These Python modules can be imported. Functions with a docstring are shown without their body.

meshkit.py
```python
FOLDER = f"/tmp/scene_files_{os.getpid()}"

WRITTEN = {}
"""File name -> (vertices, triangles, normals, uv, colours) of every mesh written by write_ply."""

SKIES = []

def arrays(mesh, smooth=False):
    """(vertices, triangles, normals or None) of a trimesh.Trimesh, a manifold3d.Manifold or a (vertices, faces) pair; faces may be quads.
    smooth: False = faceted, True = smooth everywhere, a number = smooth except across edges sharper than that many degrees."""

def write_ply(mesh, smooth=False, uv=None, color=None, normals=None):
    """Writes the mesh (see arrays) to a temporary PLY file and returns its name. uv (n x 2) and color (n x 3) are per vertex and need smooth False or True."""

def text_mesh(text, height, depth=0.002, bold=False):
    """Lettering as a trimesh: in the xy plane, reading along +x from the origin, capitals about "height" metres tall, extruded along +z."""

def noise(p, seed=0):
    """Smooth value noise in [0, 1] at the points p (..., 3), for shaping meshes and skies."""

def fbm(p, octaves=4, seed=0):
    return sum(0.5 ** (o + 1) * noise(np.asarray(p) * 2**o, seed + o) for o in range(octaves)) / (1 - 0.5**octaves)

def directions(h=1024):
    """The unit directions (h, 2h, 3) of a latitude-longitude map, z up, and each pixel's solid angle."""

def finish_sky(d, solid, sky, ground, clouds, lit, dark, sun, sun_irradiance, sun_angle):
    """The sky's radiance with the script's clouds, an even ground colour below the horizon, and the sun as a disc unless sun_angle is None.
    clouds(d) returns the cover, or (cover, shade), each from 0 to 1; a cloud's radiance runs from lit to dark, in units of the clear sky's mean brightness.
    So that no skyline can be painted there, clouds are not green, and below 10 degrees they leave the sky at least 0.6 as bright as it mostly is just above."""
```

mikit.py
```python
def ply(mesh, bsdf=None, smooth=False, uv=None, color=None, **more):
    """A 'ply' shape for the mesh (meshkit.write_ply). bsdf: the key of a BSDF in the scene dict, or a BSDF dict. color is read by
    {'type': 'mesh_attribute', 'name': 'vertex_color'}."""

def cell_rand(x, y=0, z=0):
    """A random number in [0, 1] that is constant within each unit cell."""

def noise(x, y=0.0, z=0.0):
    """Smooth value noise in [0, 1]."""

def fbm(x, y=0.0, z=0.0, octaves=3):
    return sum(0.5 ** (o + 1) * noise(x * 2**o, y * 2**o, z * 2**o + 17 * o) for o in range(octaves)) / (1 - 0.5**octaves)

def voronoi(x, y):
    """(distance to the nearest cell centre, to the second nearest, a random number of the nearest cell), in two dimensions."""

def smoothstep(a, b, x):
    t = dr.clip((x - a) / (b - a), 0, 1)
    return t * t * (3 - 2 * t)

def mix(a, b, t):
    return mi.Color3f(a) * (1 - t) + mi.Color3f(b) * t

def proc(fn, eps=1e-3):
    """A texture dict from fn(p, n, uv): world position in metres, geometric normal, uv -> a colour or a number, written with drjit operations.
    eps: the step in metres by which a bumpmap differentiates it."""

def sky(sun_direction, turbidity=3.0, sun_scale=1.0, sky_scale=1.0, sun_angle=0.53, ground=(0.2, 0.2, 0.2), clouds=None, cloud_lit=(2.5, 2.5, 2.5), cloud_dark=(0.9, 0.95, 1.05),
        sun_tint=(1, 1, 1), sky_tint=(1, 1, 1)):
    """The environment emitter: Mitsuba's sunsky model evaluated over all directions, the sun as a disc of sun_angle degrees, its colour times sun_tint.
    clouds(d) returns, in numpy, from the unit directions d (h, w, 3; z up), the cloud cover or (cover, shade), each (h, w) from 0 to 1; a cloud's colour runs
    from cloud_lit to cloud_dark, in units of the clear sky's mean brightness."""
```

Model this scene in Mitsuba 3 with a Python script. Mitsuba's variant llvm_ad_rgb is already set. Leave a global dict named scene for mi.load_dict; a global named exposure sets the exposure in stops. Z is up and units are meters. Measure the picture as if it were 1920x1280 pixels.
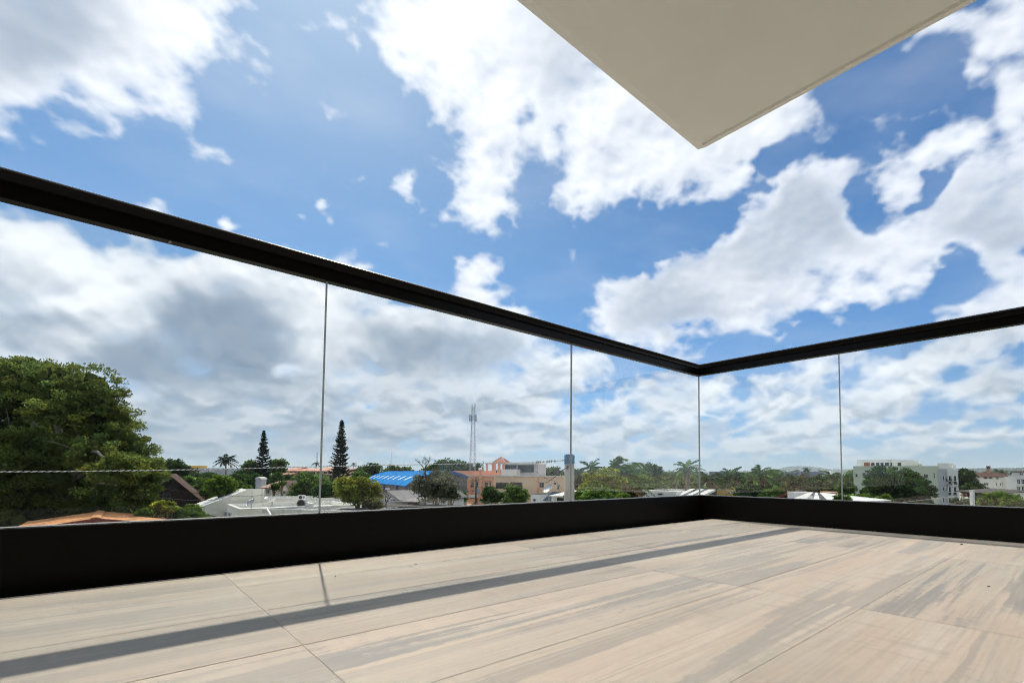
import math
import numpy as np
import trimesh
import drjit as dr
import mitsuba as mi
import meshkit
import mikit
from mikit import fbm, noise, smoothstep, mix, cell_rand

scene, labels = {}, {}
CAM_Z = 8.0                       # the eye, low over the balcony floor on the top storey
Z0 = CAM_Z - 0.34                 # balcony floor
FOCAL, CX, CY, PITCH, ROLL = 922.38, 1075.72, 839.37, 0.05218, 0.005065      # of a 1920 x 1280 picture, lens shifted
cp, sp, cr, sr = math.cos(PITCH), math.sin(PITCH), math.cos(ROLL), math.sin(ROLL)
EYE = np.array([0, 0, CAM_Z])
FORWARD = np.array([0, cp, sp]); UP = cr * np.array([0, -sp, cp]) - sr * np.array([1.0, 0, 0])
scene['camera'] = {'type': 'perspective', 'fov': math.degrees(2 * math.atan(960 / FOCAL)), 'fov_axis': 'x', 'near_clip': 0.05, 'far_clip': 30000.0,
    'principal_point_offset_x': (960 - CX) / 1920, 'principal_point_offset_y': (640 - CY) / 1280,
    'to_world': mi.ScalarTransform4f().look_at(origin=EYE.tolist(), target=(EYE + FORWARD).tolist(), up=UP.tolist())}

CLOUDS = [   # azimuth, elevation, radii, turn (degrees), weight, shade
    (-49.53,32.46,7.16,3.07,41,1.1,0.75), (-52.3,29.67,5.08,2.75,75,0.9,0.4), (-43.33,34.86,4.96,2.94,48,0.95,0.1), (-50.06,27.08,2.46,1.27,81,0.8,0.1),
    (-45.14,30.6,3.71,2.61,54,0.75,0.1), (-40.21,31.74,3.03,2.01,86,0.62,0.05), (-37.96,38.09,2.3,1.4,44,0.7,0.05), (-43.34,28.45,1.85,1.46,31,0.35,0.05),
    (-14.02,42.64,6.91,4.21,15,1.1,0), (-11.42,37.96,6.43,3.65,10,1,0.05), (-8.21,34.37,4.73,4,16,0.9,0.1), (-9.38,29.59,3.77,2.91,71,0.75,0.1),
    (-3.21,42.03,6.27,5.6,10,1,0.3), (2.65,36.42,5.69,3.89,177,0.9,0.1), (5.85,32.73,7.49,3.49,176,1,0.1), (13.35,34.44,8.62,3.93,171,1,0.15),
    (10.91,38.08,8.93,6.07,168,0.9,0.1), (1.4,30.2,3.27,1.99,15,0.6,0), (20.42,34.54,6.06,2.55,173,0.85,0.05), (25.87,33.9,2.28,1.38,157,0.55,0),
    (15.72,30.99,3.6,1.62,170,0.45,0), (-19.55,29.15,1.61,0.89,88,0.55,0), (-15.89,26.97,1.74,1.13,174,0.6,0), (-12.92,28.29,2.25,1.85,79,0.6,0),
    (-6.02,36.48,1.49,0.8,76,-0.45,0), (2.98,33.51,1.6,0.64,178,-0.35,0), (-4.35,30.85,1.7,1.16,63,-0.4,0), (-1.85,35.99,1.5,0.72,77,-0.35,0),
    (10.49,18.74,6.63,3.52,1,1.15,0.48), (5.22,19.79,3.13,2.94,102,0.7,0.05), (15.61,21.15,6.07,4.03,171,1.1,0.3), (21.09,24.69,6.33,5.37,146,1.15,0.4),
    (25.21,28.11,4,2.73,99,0.9,0.5), (26.72,25.94,4.32,3.16,154,0.9,0.5), (20.72,18.74,6.33,2.94,172,1,0.1), (26.06,19.12,4.23,2.92,10,0.8,0.1),
    (29.12,22.12,3.24,1.89,163,0.7,0.3), (38.87,25.17,4.17,2.63,171,0.88,0.25), (41.38,21.46,4.76,3.29,145,1,0.5), (34.62,20.98,4.02,2.7,170,0.85,0.15),
    (31.86,18.17,3.38,2.03,11,0.6,0.05), (34.36,26.9,2.83,2.15,120,0.75,0.1), (29.78,28.72,2.31,1.16,173,0.85,0.15), (32.95,24.59,2.43,1.53,120,0.8,0.1),
    (37.41,29.13,2.32,1.21,5,0.7,0.05), (40.16,28.8,1.48,0.87,146,0.5,0), (41.24,17.15,2.7,2.03,0,0.7,0.1), (43.59,24.04,2.97,2.02,110,0.9,0.2),
    (30.85,25.63,1.28,1.18,122,-0.55,0), (38.27,18.75,1.85,1.37,47,-0.7,0), (36.69,26.45,2.09,0.59,45,-0.6,0), (29.92,14.94,4.09,1.25,0,-0.6,0),
    (41.57,35.55,2.39,1.61,136,0.8,0.1), (44.07,35.46,2.5,1.51,127,0.8,0.2), (37.3,37.04,2.54,1,172,0.55,0), (42.96,30.04,2.6,1.19,95,0.75,0.1),
    (39.95,33.22,1.04,0.83,123,0.4,0), (-40.54,22.56,0.79,0.61,4,0.5,0), (-36.4,22.89,0.72,0.47,161,0.6,0), (-27.28,26.18,0.71,0.58,53,0.5,0),
    (-29.37,24.7,0.95,0.43,0,0.5,0), (-26.74,25.34,0.58,0.41,24,0.5,0), (-21.76,23.86,0.73,0.59,26,0.5,0), (-23.45,29.41,0.68,0.36,17,0.3,0),
    (-48.39,15.68,4.9,2.98,27,1.15,0.02), (-43.08,15.23,4.5,3.3,30,1.2,0.03), (-36.25,13.65,5.72,4.03,18,1.3,1), (-38.9,10.08,7.2,2.74,9,1.2,0.95),
    (-35.17,18.2,5.63,2,5,1.2,0.02), (-28.98,17.39,4.13,2.58,2,1.2,0.03), (-48.17,10.67,3.4,1.99,17,1,0.65), (-46.39,10.19,2.42,1.49,16,1.1,0.05),
    (-26.65,14.05,5.92,4.38,85,0.9,0.1), (-51.91,12.33,5.71,3.5,84,1,0.4), (-33.13,9.58,6.55,3.07,8,1,0.75), (-30.42,10.41,1.85,0.73,7,-0.45,0),
    (-45.17,17.86,1.19,0.84,3,-0.3,0), (-16.32,14.24,8.17,3.72,5,1.25,0.75), (-19.23,16.64,4.57,1.78,2,1.2,0), (-12.22,16.65,5.18,1.72,179,1.15,0.03),
    (-11.99,20.77,2.72,2.1,65,1,0.05), (-9.14,14.37,4.16,3.24,5,0.8,0.5), (-23.01,13.92,3.37,3.05,66,0.8,0.15), (-10.75,19.47,2.31,1.68,7,0.8,0.05),
    (-17.31,20.02,2.69,0.99,177,0.6,0.05), (-5.78,18.01,1.19,0.58,3,0.5,0), (-33.46,6.45,10.41,3.1,5,1,0.35), (-19.03,7.97,14.41,3.5,3,1,0.35),
    (-4.76,9.08,6.76,3.67,9,0.95,0.2), (-9.05,7.16,4.84,2.44,2,0.95,0.6), (-26.38,4.74,12.98,2.22,3,0.95,0.5), (-40.18,4.45,7.28,2.85,4,0.95,0.6),
    (-22.2,3.2,22.38,1.73,2,0.85,0.4), (-1.66,11.57,4.3,2.43,1,0.75,0.1), (0.85,12.19,3.68,1.51,0,0.6,0.05), (-4.71,4.15,7.4,1.86,1,0.8,0.35),
    (-34.18,2.28,12.77,1.54,2,0.8,0.4), (-17.97,10.94,7.26,2.32,4,0.7,0.3), (-8.39,3.49,2.13,0.61,1,-0.4,0), (-22.82,6.61,2.11,0.68,3,-0.3,0),
    (10.74,8.43,6.25,2.91,14,0.85,0.3), (15.5,9.78,3.42,1.78,13,0.75,0.05), (3.37,4.82,6.81,2.48,0,0.85,0.3), (9.51,3.88,7.85,1.84,0,0.8,0.35),
    (21.1,7.2,4.57,2.08,8,0.78,0.2), (26.35,7.78,2.98,1.67,8,0.6,0.1), (23.82,9.89,3.6,1.35,4,0.8,0.05), (27.41,10.98,3.38,1.64,5,0.8,0.1),
    (20.33,10.69,1.3,0.91,174,0.6,0), (31.58,6.48,3.6,1.9,6,0.85,0.25), (33.83,7.77,1.72,1.28,171,0.8,0.1), (34.33,10.27,3.35,1.32,5,0.85,0.1),
    (38.04,11.04,3.81,1.07,2,0.75,0.2), (40.96,8.29,3.53,1.87,4,0.9,0.3), (41.22,5.22,3.17,1.03,3,0.65,0.3), (36.26,4.46,4.85,0.9,3,0.62,0.3),
    (27.76,3.85,7.79,0.99,178,0.62,0.3), (19.41,3.93,7.18,1.17,179,0.62,0.3), (15.45,5.32,3.46,1.43,179,0.65,0.2), (25.8,5.58,7.54,1.34,2,0.72,0.25),
    (18.28,2.89,7.84,0.83,179,0.66,0.35), (27.73,2.31,7.79,0.66,179,0.62,0.35), (10.71,2.34,7.2,0.85,0,0.66,0.35), (36.61,2.64,5.61,0.6,2,0.6,0.3),
    (41.16,3.26,3.18,0.65,4,0.62,0.25), (33.73,3.91,3.87,0.72,3,0.64,0.3), (2.75,2.34,5.58,0.87,0,0.66,0.4), (35.96,8.59,2.02,0.8,6,0.6,0.1),
    (34.67,22.81,3.4,1.92,13,0.6,0.15), (37.36,27.72,1.97,0.99,23,0.55,0.1), (39.28,13.92,3.26,1.32,4,0.9,0.1), (42.58,15.07,1.96,1.79,175,0.9,0.15),
    (40.72,12.5,3.16,1.3,2,0.9,0.25), (12.06,26.46,7.5,2.19,8,-0.9,0), (22.03,30.62,2.92,1.27,15,-0.7,0), (-47.91,4.69,3.37,2.08,8,0.95,0.6),
    (27.96,13.61,2.88,1.06,172,-0.3,0), (-45.12,1.44,6.19,1.32,2,0.7,0.5), (10.15,12.05,1.78,0.83,178,0.55,0.1), (8.63,15.06,1.78,0.7,178,0.35,0.1),
    (3.97,16.35,1.2,0.59,179,0.3,0),
]
SUN_AZ, SUN_EL = -29.0, 53.0
def unit(az, el):
    a, e = np.radians(az), np.radians(el)
    return np.array([np.sin(a) * np.cos(e), np.cos(a) * np.cos(e), np.sin(e)])
SUN = unit(SUN_AZ, SUN_EL)

def cloud_field(d):
    """Cloud density and shade from the directions d: cumulus banks listed by azimuth and elevation, torn by noise."""
    w1, w2, w3 = (meshkit.fbm(d * 8 + o, 3, sd) - .5 for o, sd in ((3.1, 11), (9.7, 23), (5.3, 37)))
    p = d + .050 * np.stack([w1, w2, w3], -1)
    v1, v2 = (meshkit.fbm(d * 38 + o, 3, sd) - .5 for o, sd in ((3.1, 51), (9.7, 53)))
    p = p + .026 * np.stack([v1, v2, v2 - v1], -1)
    p /= np.linalg.norm(p, axis=-1, keepdims=True)
    dens = np.zeros(d.shape[:-1]); num = np.zeros_like(dens); den = np.full_like(dens, 1e-4); hole = np.zeros_like(dens)
    for az, el, r1, r2, rot, w, s in CLOUDS:
        a, e, t = np.radians(az), np.radians(el), np.radians(rot)
        c = unit(az, el)
        E = np.array([np.cos(a), -np.sin(a), 0]); N = np.array([-np.sin(e) * np.sin(a), -np.sin(e) * np.cos(a), np.cos(e)])
        m = (p @ c) > np.cos(np.radians(min(80, 2.4 * r1)))
        q = p[m]
        x, y = q @ E, q @ N
        k = (((x * np.cos(t) + y * np.sin(t)) / np.radians(r1)) ** 2 + ((y * np.cos(t) - x * np.sin(t)) / np.radians(r2)) ** 2)
        g = np.exp(-.80 * k ** 1.12)
        if w > 0:
            dens[m] += (w * g) ** 2.5
            num[m] += (w * g) ** 3 * s; den[m] += (w * g) ** 3
        else:
            hole[m] = np.maximum(hole[m], -w * g)
    dens = dens ** .4 - 1.2 * hole * np.clip(.1 + 1.9 * meshkit.fbm(d * 24 + 6.6, 4, 77), .3, 1.5)
    # beyond the part of the sky the photograph shows, the same broken cumulus goes on
    az = np.degrees(np.arctan2(d[..., 0], d[..., 1])); el = np.degrees(np.arcsin(np.clip(d[..., 2], -1, 1)))
    out = np.clip(np.maximum(np.maximum(np.abs(az + 3) - 52, 0), np.maximum(el - 46, 0)) / 10, 0, 1)
    near_sun = np.clip(1 - np.degrees(np.arccos(np.clip(d @ SUN, -1, 1))) / 14, 0, 1)
    gen = np.clip((meshkit.fbm(d * [5, 5, 8] + 2.2, 4, 71) - .33) * 6, 0, 1.2) * out * (1 - np.clip(near_sun * 2, 0, 1))
    num += gen * .3; den += gen
    return np.maximum(dens, gen), num / den

def rows(d, up=0.0):
    """Noise whose features flatten and shrink towards the horizon, as a far cloud deck's do."""
    el = np.clip(np.degrees(np.arcsin(np.clip(d[..., 2], -1, 1))) + up, 0, 90); az = np.arctan2(d[..., 0], d[..., 1])
    v = np.log(el + 2.5)
    q = np.stack([az * 15, v * 4.2, 0 * v], -1)
    q = q + .7 * np.stack([meshkit.fbm(q * .9 + 11, 3, 43), meshkit.fbm(q * .9 + 17, 3, 47), 0 * v], -1)
    return .62 * meshkit.fbm(q + 3.3, 6, 41) + .38 * (1 - np.abs(2 * meshkit.fbm(q * 1.3 + 8.1, 6, 45) - 1)) - .58

def clouds(d):
    el = np.degrees(np.arcsin(np.clip(d[..., 2], 0, 1)))
    low = np.clip(1.25 - el / 16, 0, 1)                       # the far deck over the horizon
    def fine_of(x):
        y = x * [13, 13, 17]
        return .60 * meshkit.fbm(y, 7, 5) + .40 * (1 - np.abs(2 * meshkit.fbm(y * 1.35 + 4.4, 6, 8) - 1)) - .60
    fine = fine_of(d)
    row = rows(d)
    dens, shade = cloud_field(d)
    body = np.minimum(dens, 1.05)
    wisp = .5 - np.abs(2 * meshkit.fbm(d * [44, 44, 60] + 2.7, 5, 61) - 1)
    t = body - .47 + (1 - .62 * low) * (2.05 * fine + .24 * wisp) + low * (2.3 * row + .5 * fine)
    tau = 5.2 * np.maximum(t + .06, 0) ** 1.25
    cover = 1 - np.exp(-tau)
    # lit and shaded flanks: density against the density a little nearer to the sun
    s = SUN - d * (d @ SUN)[..., None]
    s /= np.linalg.norm(s, axis=-1, keepdims=True) + 1e-6
    relief = ((fine_of(d + s * .012) - fine) * .8 + (fine_of(d + s * .06) - fine) * .5) * (1 - .6 * low)
    rel_low = (rows(d, 1.5) - row) * 1.0 + (rows(d, .5) - row) * .9
    thick = np.clip((body - .50 + .7 * fine + .5 * low * row) / .50, 0, 1); thick = thick * thick * (3 - 2 * thick)
    far = np.degrees(np.arccos(np.clip(d @ SUN, -1, 1)))
    sh = np.maximum(.02 + .0020 * np.clip(far - 14, 0, 60), 0) + shade * thick * (1.22 + .55 * (meshkit.fbm(d * [7, 7, 12] + 7, 4, 15) - .5) + .7 * fine) + relief * (.35 + .5 * thick) + low * np.clip(rel_low * 2.3 - .06, -.30, .62) * (.6 + .4 * thick) + .06 * low
    sh = np.where(sh > 0, 1.12 * (1 - np.exp(-1.2 * np.maximum(sh, 0))), sh)
    veil = .6 * np.clip(meshkit.fbm(d * [6, 6, 14] + 31, 5, 91) - .45, 0, 1) + .50 * np.exp(-(el / 4.5) ** 1.2) + .62 * np.exp(-(far / 22) ** 2)
    cov = 1 - (1 - cover) * (1 - np.clip(veil, 0, 1) * .8)
    sh = np.where(cover > .01, sh * cover + (1 - cover) * .45, .45) * (1 - .5 * np.exp(-(far / 17) ** 2))
    sh = sh + (1 - sh) * .45 * np.exp(-(el / 4.0) ** 1.5)
    return np.clip(cov, 0, 1), np.clip(sh, 0, 1)

SKY = dict(turbidity=2.8, clouds=clouds, cloud_lit=(4.15, 4.3, 4.5), cloud_dark=(.76, 1.12, 1.62), sky_tint=(.66, 1.04, 1.30), sun_tint=(.94, 1.0, 1.09))
EXPOSURE = 1.42

exposure = EXPOSURE
scene['sky'] = mikit.sky(SUN.tolist(), **SKY)

# ---------------------------------------------------------------- helpers
def ray(px, py):
    a, b = (px - CX) / FOCAL, (py - CY) / FOCAL
    x, y = cr * a + sr * b, -sr * a + cr * b
    return np.array([x, cp + sp * y, sp - cp * y])

def at(px, py, Y):
    """The point Y metres in front of the eye that was measured at (px, py)."""
    d = ray(px, py)
    return EYE + d * (Y / d[1])

def numbered(key):
    if key not in labels and key not in scene and not any(k.startswith(key + '__') for k in scene):
        return key
    n = 1
    while True:
        k = f'{key}_{n:03d}'
        if k not in labels and k not in scene and not any(s.startswith(k + '__') for s in scene):
            return k
        n += 1

def thing(name, label, cat, group=None):
    key = numbered(name)
    labels[key] = {'label': label, 'category': cat}
    if group: labels[key]['group'] = group
    return key

counts = {}
def add(parent, name, mesh, mat, smooth=False, color=None, label=None, kind=None):
    base = f'{parent}__{name}' if parent else name
    n = counts.get(base, 0)
    counts[base] = n + 1
    key = base if n == 0 else f'{base}_{n:03d}'
    scene[key] = mikit.ply(mesh, mat, smooth=smooth, color=color)
    if label or kind:
        labels[key] = {}
        if label: labels[key]['label'] = label
        if kind: labels[key]['kind'] = kind
    return key

def struct(name, mesh, mat, smooth=False, label=None):
    key = add(None, name, mesh, mat, smooth)
    labels[key] = {'kind': 'structure', 'label': label}
    return key

QUADS = np.array([[0, 3, 2, 1], [4, 5, 6, 7], [0, 1, 5, 4], [1, 2, 6, 5], [2, 3, 7, 6], [3, 0, 4, 7]])
def hexa(p):
    """A box from 8 corners: four below, four above, both counter-clockwise from above."""
    f = np.vstack([QUADS[:, [0, 1, 2]], QUADS[:, [0, 2, 3]]])
    m = trimesh.Trimesh(np.asarray(p, float), f, process=False)
    if m.volume < 0: m.invert()
    return m

def join(ms):
    return trimesh.util.concatenate(list(ms))

class Frame:
    """Local axes on the ground: x along, y away, z up (z in world metres)."""
    def __init__(s, o, ex):
        s.o = np.array([o[0], o[1], 0.0]); ex = np.array([ex[0], ex[1], 0.0]); s.ex = ex / np.linalg.norm(ex)
        s.ey = np.array([-s.ex[1], s.ex[0], 0.0])
    def w(s, p):
        p = np.atleast_2d(np.asarray(p, float))
        return s.o + p[:, :1] * s.ex + p[:, 1:2] * s.ey + p[:, 2:3] * np.array([0, 0, 1.0])
    def box(s, x0, x1, y0, y1, z0, z1):
        return hexa(s.w([[x0, y0, z0], [x1, y0, z0], [x1, y1, z0], [x0, y1, z0], [x0, y0, z1], [x1, y0, z1], [x1, y1, z1], [x0, y1, z1]]))
    def prism(s, poly, y0, y1):
        """A polygon in the xz plane pushed from y0 to y1."""
        from shapely.geometry import Polygon
        m = trimesh.creation.extrude_polygon(Polygon(poly), y1 - y0, engine='earcut')
        v = np.array(m.vertices); m = trimesh.Trimesh(s.w(np.stack([v[:, 0], v[:, 2] + y0, v[:, 1]], 1)), np.array(m.faces), process=False)
        if m.volume < 0: m.invert()
        return m
    def plate(s, poly, z0, z1):
        from shapely.geometry import Polygon
        m = trimesh.creation.extrude_polygon(Polygon(poly), z1 - z0, engine='earcut')
        v = np.array(m.vertices)
        m = trimesh.Trimesh(s.w(np.stack([v[:, 0], v[:, 1], v[:, 2] + z0], 1)), np.array(m.faces), process=False)
        if m.volume < 0: m.invert()
        return m
    def hit(s, px, py, y=0.0):
        d = ray(px, py); n = s.ey; o = s.o + n * y
        t = ((o - EYE) @ n) / (d @ n)
        p = EYE + d * t
        return (p - s.o) @ s.ex, p[2]

def face(px0, Y0, px1, Y1):
    a, b = at(px0, 887, Y0), at(px1, 887, Y1)
    f = Frame(a, b - a); f.L = np.linalg.norm((b - a)[:2])
    return f

def corner(px, Y, az):
    """A building seen corner-on: x runs right and away at the azimuth az, y left and away."""
    a = math.radians(az)
    return Frame(at(px, 887, Y), (math.sin(a), math.cos(a)))

def slab(p, t):
    """A roof sheet: a quad of four corners with thickness t below."""
    p = np.asarray(p, float); n = np.cross(p[1] - p[0], p[2] - p[0]); n /= np.linalg.norm(n)
    if n[2] < 0: n = -n
    return hexa(np.vstack([p - n * t, p]))

def window(root, fr, x0, x1, z0, z1, y=0.0, mull=1, bars=0, frame='window_frame_white', pane='dark_pane', t=.05):
    """A framed window standing a little proud of the wall plane y; its pane sits back in the frame."""
    x0, x1 = min(x0, x1), max(x0, x1); z0, z1 = min(z0, z1), max(z0, z1)
    ms = [fr.box(x0 - t, x0 + t * .4, y - .07, y, z0 - t, z1 + t), fr.box(x1 - t * .4, x1 + t, y - .07, y, z0 - t, z1 + t),
          fr.box(x0 + t * .4, x1 - t * .4, y - .07, y, z1 - t * .4, z1 + t), fr.box(x0 + t * .4, x1 - t * .4, y - .09, y, z0 - t, z0 + t * .4)]
    for i in range(mull):
        x = x0 + (x1 - x0) * (i + 1) / (mull + 1)
        ms.append(fr.box(x - t * .4, x + t * .4, y - .06, y, z0 + t * .4, z1 - t * .4))
    for i in range(bars):
        z = z0 + (z1 - z0) * (i + 1) / (bars + 1)
        ms.append(fr.box(x0 + t * .4, x1 - t * .4, y - .055, y, z - t * .3, z + t * .3))
    k = add(root, 'window', join(ms), frame)
    add(k, 'pane', fr.box(x0 + t * .4, x1 - t * .4, y - .03, y, z0 + t * .4, z1 - t * .4), pane)
    return k

def winpx(root, fr, a, b, c, d, y=0.0, **kw):
    (x0, z1), (x1, z0) = fr.hit(a, b, y), fr.hit(c, d, y)
    return window(root, fr, x0, x1, z0, z1, y, **kw)

def tube(points, radii, sides=6):
    p = np.asarray(points, float); r = np.broadcast_to(radii, (len(p),))
    t = np.gradient(p, axis=0); t /= np.linalg.norm(t, axis=1, keepdims=True) + 1e-12
    ref = np.where(np.abs(t[:, 2:]) < .9, [0, 0, 1.0], [1.0, 0, 0])
    if (np.abs(t[:, 2]) > .9).any() and (np.abs(t[:, 2]) <= .9).any(): ref = np.tile([.31, .95, .05], (len(p), 1))
    a = np.cross(t, ref); a /= np.linalg.norm(a, axis=1, keepdims=True) + 1e-12
    b = np.cross(t, a); g = np.arange(sides) * 2 * np.pi / sides
    v = p[:, None] + r[:, None, None] * (np.cos(g)[None, :, None] * a[:, None] + np.sin(g)[None, :, None] * b[:, None])
    n = len(p); i, j = np.meshgrid(np.arange(n - 1), np.arange(sides), indexing='ij')
    q = np.stack([i * sides + j, i * sides + (j + 1) % sides, (i + 1) * sides + (j + 1) % sides, (i + 1) * sides + j], -1).reshape(-1, 4)
    f = np.vstack([q[:, [0, 1, 2]], q[:, [0, 2, 3]]])
    caps = [[0, k + 1, k] for k in range(1, sides - 1)] + [[(n - 1) * sides, (n - 1) * sides + k, (n - 1) * sides + k + 1] for k in range(1, sides - 1)]
    m = trimesh.Trimesh(v.reshape(-1, 3), np.vstack([f, caps]), process=False)
    if m.volume < 0: m.invert()
    return m

# ---------------------------------------------------------------- materials
def rgb(*c):
    return {'type': 'rgb', 'value': list(c[0]) if len(c) == 1 else list(c)}

def mat(name, color, rough=.6, spec=.3, metal=0.0, two=True, **kw):
    b = {'type': 'principled', 'base_color': color if isinstance(color, dict) else rgb(color), 'roughness': rough, 'specular': spec, 'metallic': metal, **kw}
    scene[name] = {'type': 'twosided', 'bsdf': b} if two else b
    return name

def worn(c, amount=.25, scale=.6, streak=.0):
    """Paint or plaster with soft stains and, if wanted, rain streaks."""
    c = tuple(c)
    def fn(p, n, uv):
        v = fbm(p.x * scale, p.y * scale, p.z * scale, 4)
        k = 1 - amount * smoothstep(.42, .75, v)
        if streak:
            h = p.x + p.y * .83
            k = k * (1 - streak * smoothstep(.55, .8, fbm(h * 2.2, p.z * .18 + 3, 1.5, 3)))
        return mi.Color3f(*c) * k
    return mikit.proc(fn)

mat('black_paint', (.004, .0038, .0038), .30, .12)
mat('black_cap', (.004, .0038, .0038), .30, .5)
mat('shed_roof', worn((.10, .095, .085), .3, .8), .8, .15)
mat('black_base', (.0065, .0058, .0052), .38, .12)
mat('gasket', (.32, .34, .35), .5, .3)
scene['glass'] = {'type': 'thindielectric', 'int_ior': 1.5, 'specular_transmittance': rgb(.955, .978, .972)}
scene['sealant'] = {'type': 'principledthin', 'base_color': rgb(.58, .62, .62), 'roughness': .4, 'spec_trans': 0.0, 'diff_trans': 1.1, 'eta': 1.4}
mat('slab_paint', worn((.87, .86, .82), .06, .8), .8, .1)
mat('wall_cream', worn((.60, .55, .46), .12, .5, .1), .8, .15)
mat('wall_taupe', worn((.26, .24, .21), .12, .5, .1), .8, .15)
mat('wall_white', worn((.80, .80, .77), .14, .35, .2), .8, .15)
mat('wall_ivory', worn((.82, .80, .70), .14, .4, .25), .85, .12)
mat('wall_orange', worn((.80, .42, .26), .14, .25, .15), .85, .12)
mat('wall_peach', worn((.84, .60, .42), .12, .2, .15), .85, .12)
mat('wall_green', worn((.62, .66, .52), .10, .2, .15), .85, .12)
mat('wall_grey', worn((.50, .52, .54), .18, .3, .2), .85, .12)
mat('wall_slate', worn((.20, .22, .26), .2, .2, .1), .85, .12)
mat('wall_pink', worn((.50, .32, .25), .2, .5, .2), .85, .12)
mat('wall_yellow', worn((.68, .42, .10), .15, .5, .2), .85, .12)
mat('wall_brick', worn((.30, .13, .08), .2, 1.2), .85, .12)
mat('wall_dark', (.022, .016, .015), .8, .1)
mat('roof_brown', worn((.10, .055, .04), .3, .8, .3), .7, .2)
mat('roof_red', worn((.22, .055, .045), .3, .6, .2), .75, .2)
mat('roof_rose', worn((.42, .27, .22), .3, .7, .2), .75, .2)
mat('roof_terracotta', worn((.62, .30, .13), .3, 1.2, .3), .7, .2)
mat('roof_salmon', worn((.58, .31, .22), .2, .3), .75, .2)
mat('roof_white', worn((.72, .72, .68), .22, .5, .1), .7, .2)
mat('roof_mint', worn((.60, .66, .58), .2, .6, .1), .7, .2)
mat('roof_blue', worn((.012, .22, .56), .12, .35, .08), .8, .05)
mat('blue_trim', (.03, .09, .28), .5, .3)
mat('skylight', (.74, .80, .84), .4, .4)
def roof_stain(p, n, uv):
    v = fbm(p.x * .9, p.y * .9, 0.3, 5); w = fbm(p.x * 3.1 + 9, p.y * .8, 2.0, 4)
    return mix((.40, .41, .41), (.075, .08, .09), smoothstep(.34, .60, v * .6 + w * .4))
mat('roof_stained', mikit.proc(roof_stain), .8, .2)
mat('roof_grey', worn((.22, .22, .23), .35, .7, .3), .7, .25)
mat('metal_mauve', worn((.21, .185, .19), .25, .3, .3), .5, .3)
mat('galvanised', (.42, .43, .44), .45, .5, .6)
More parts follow.
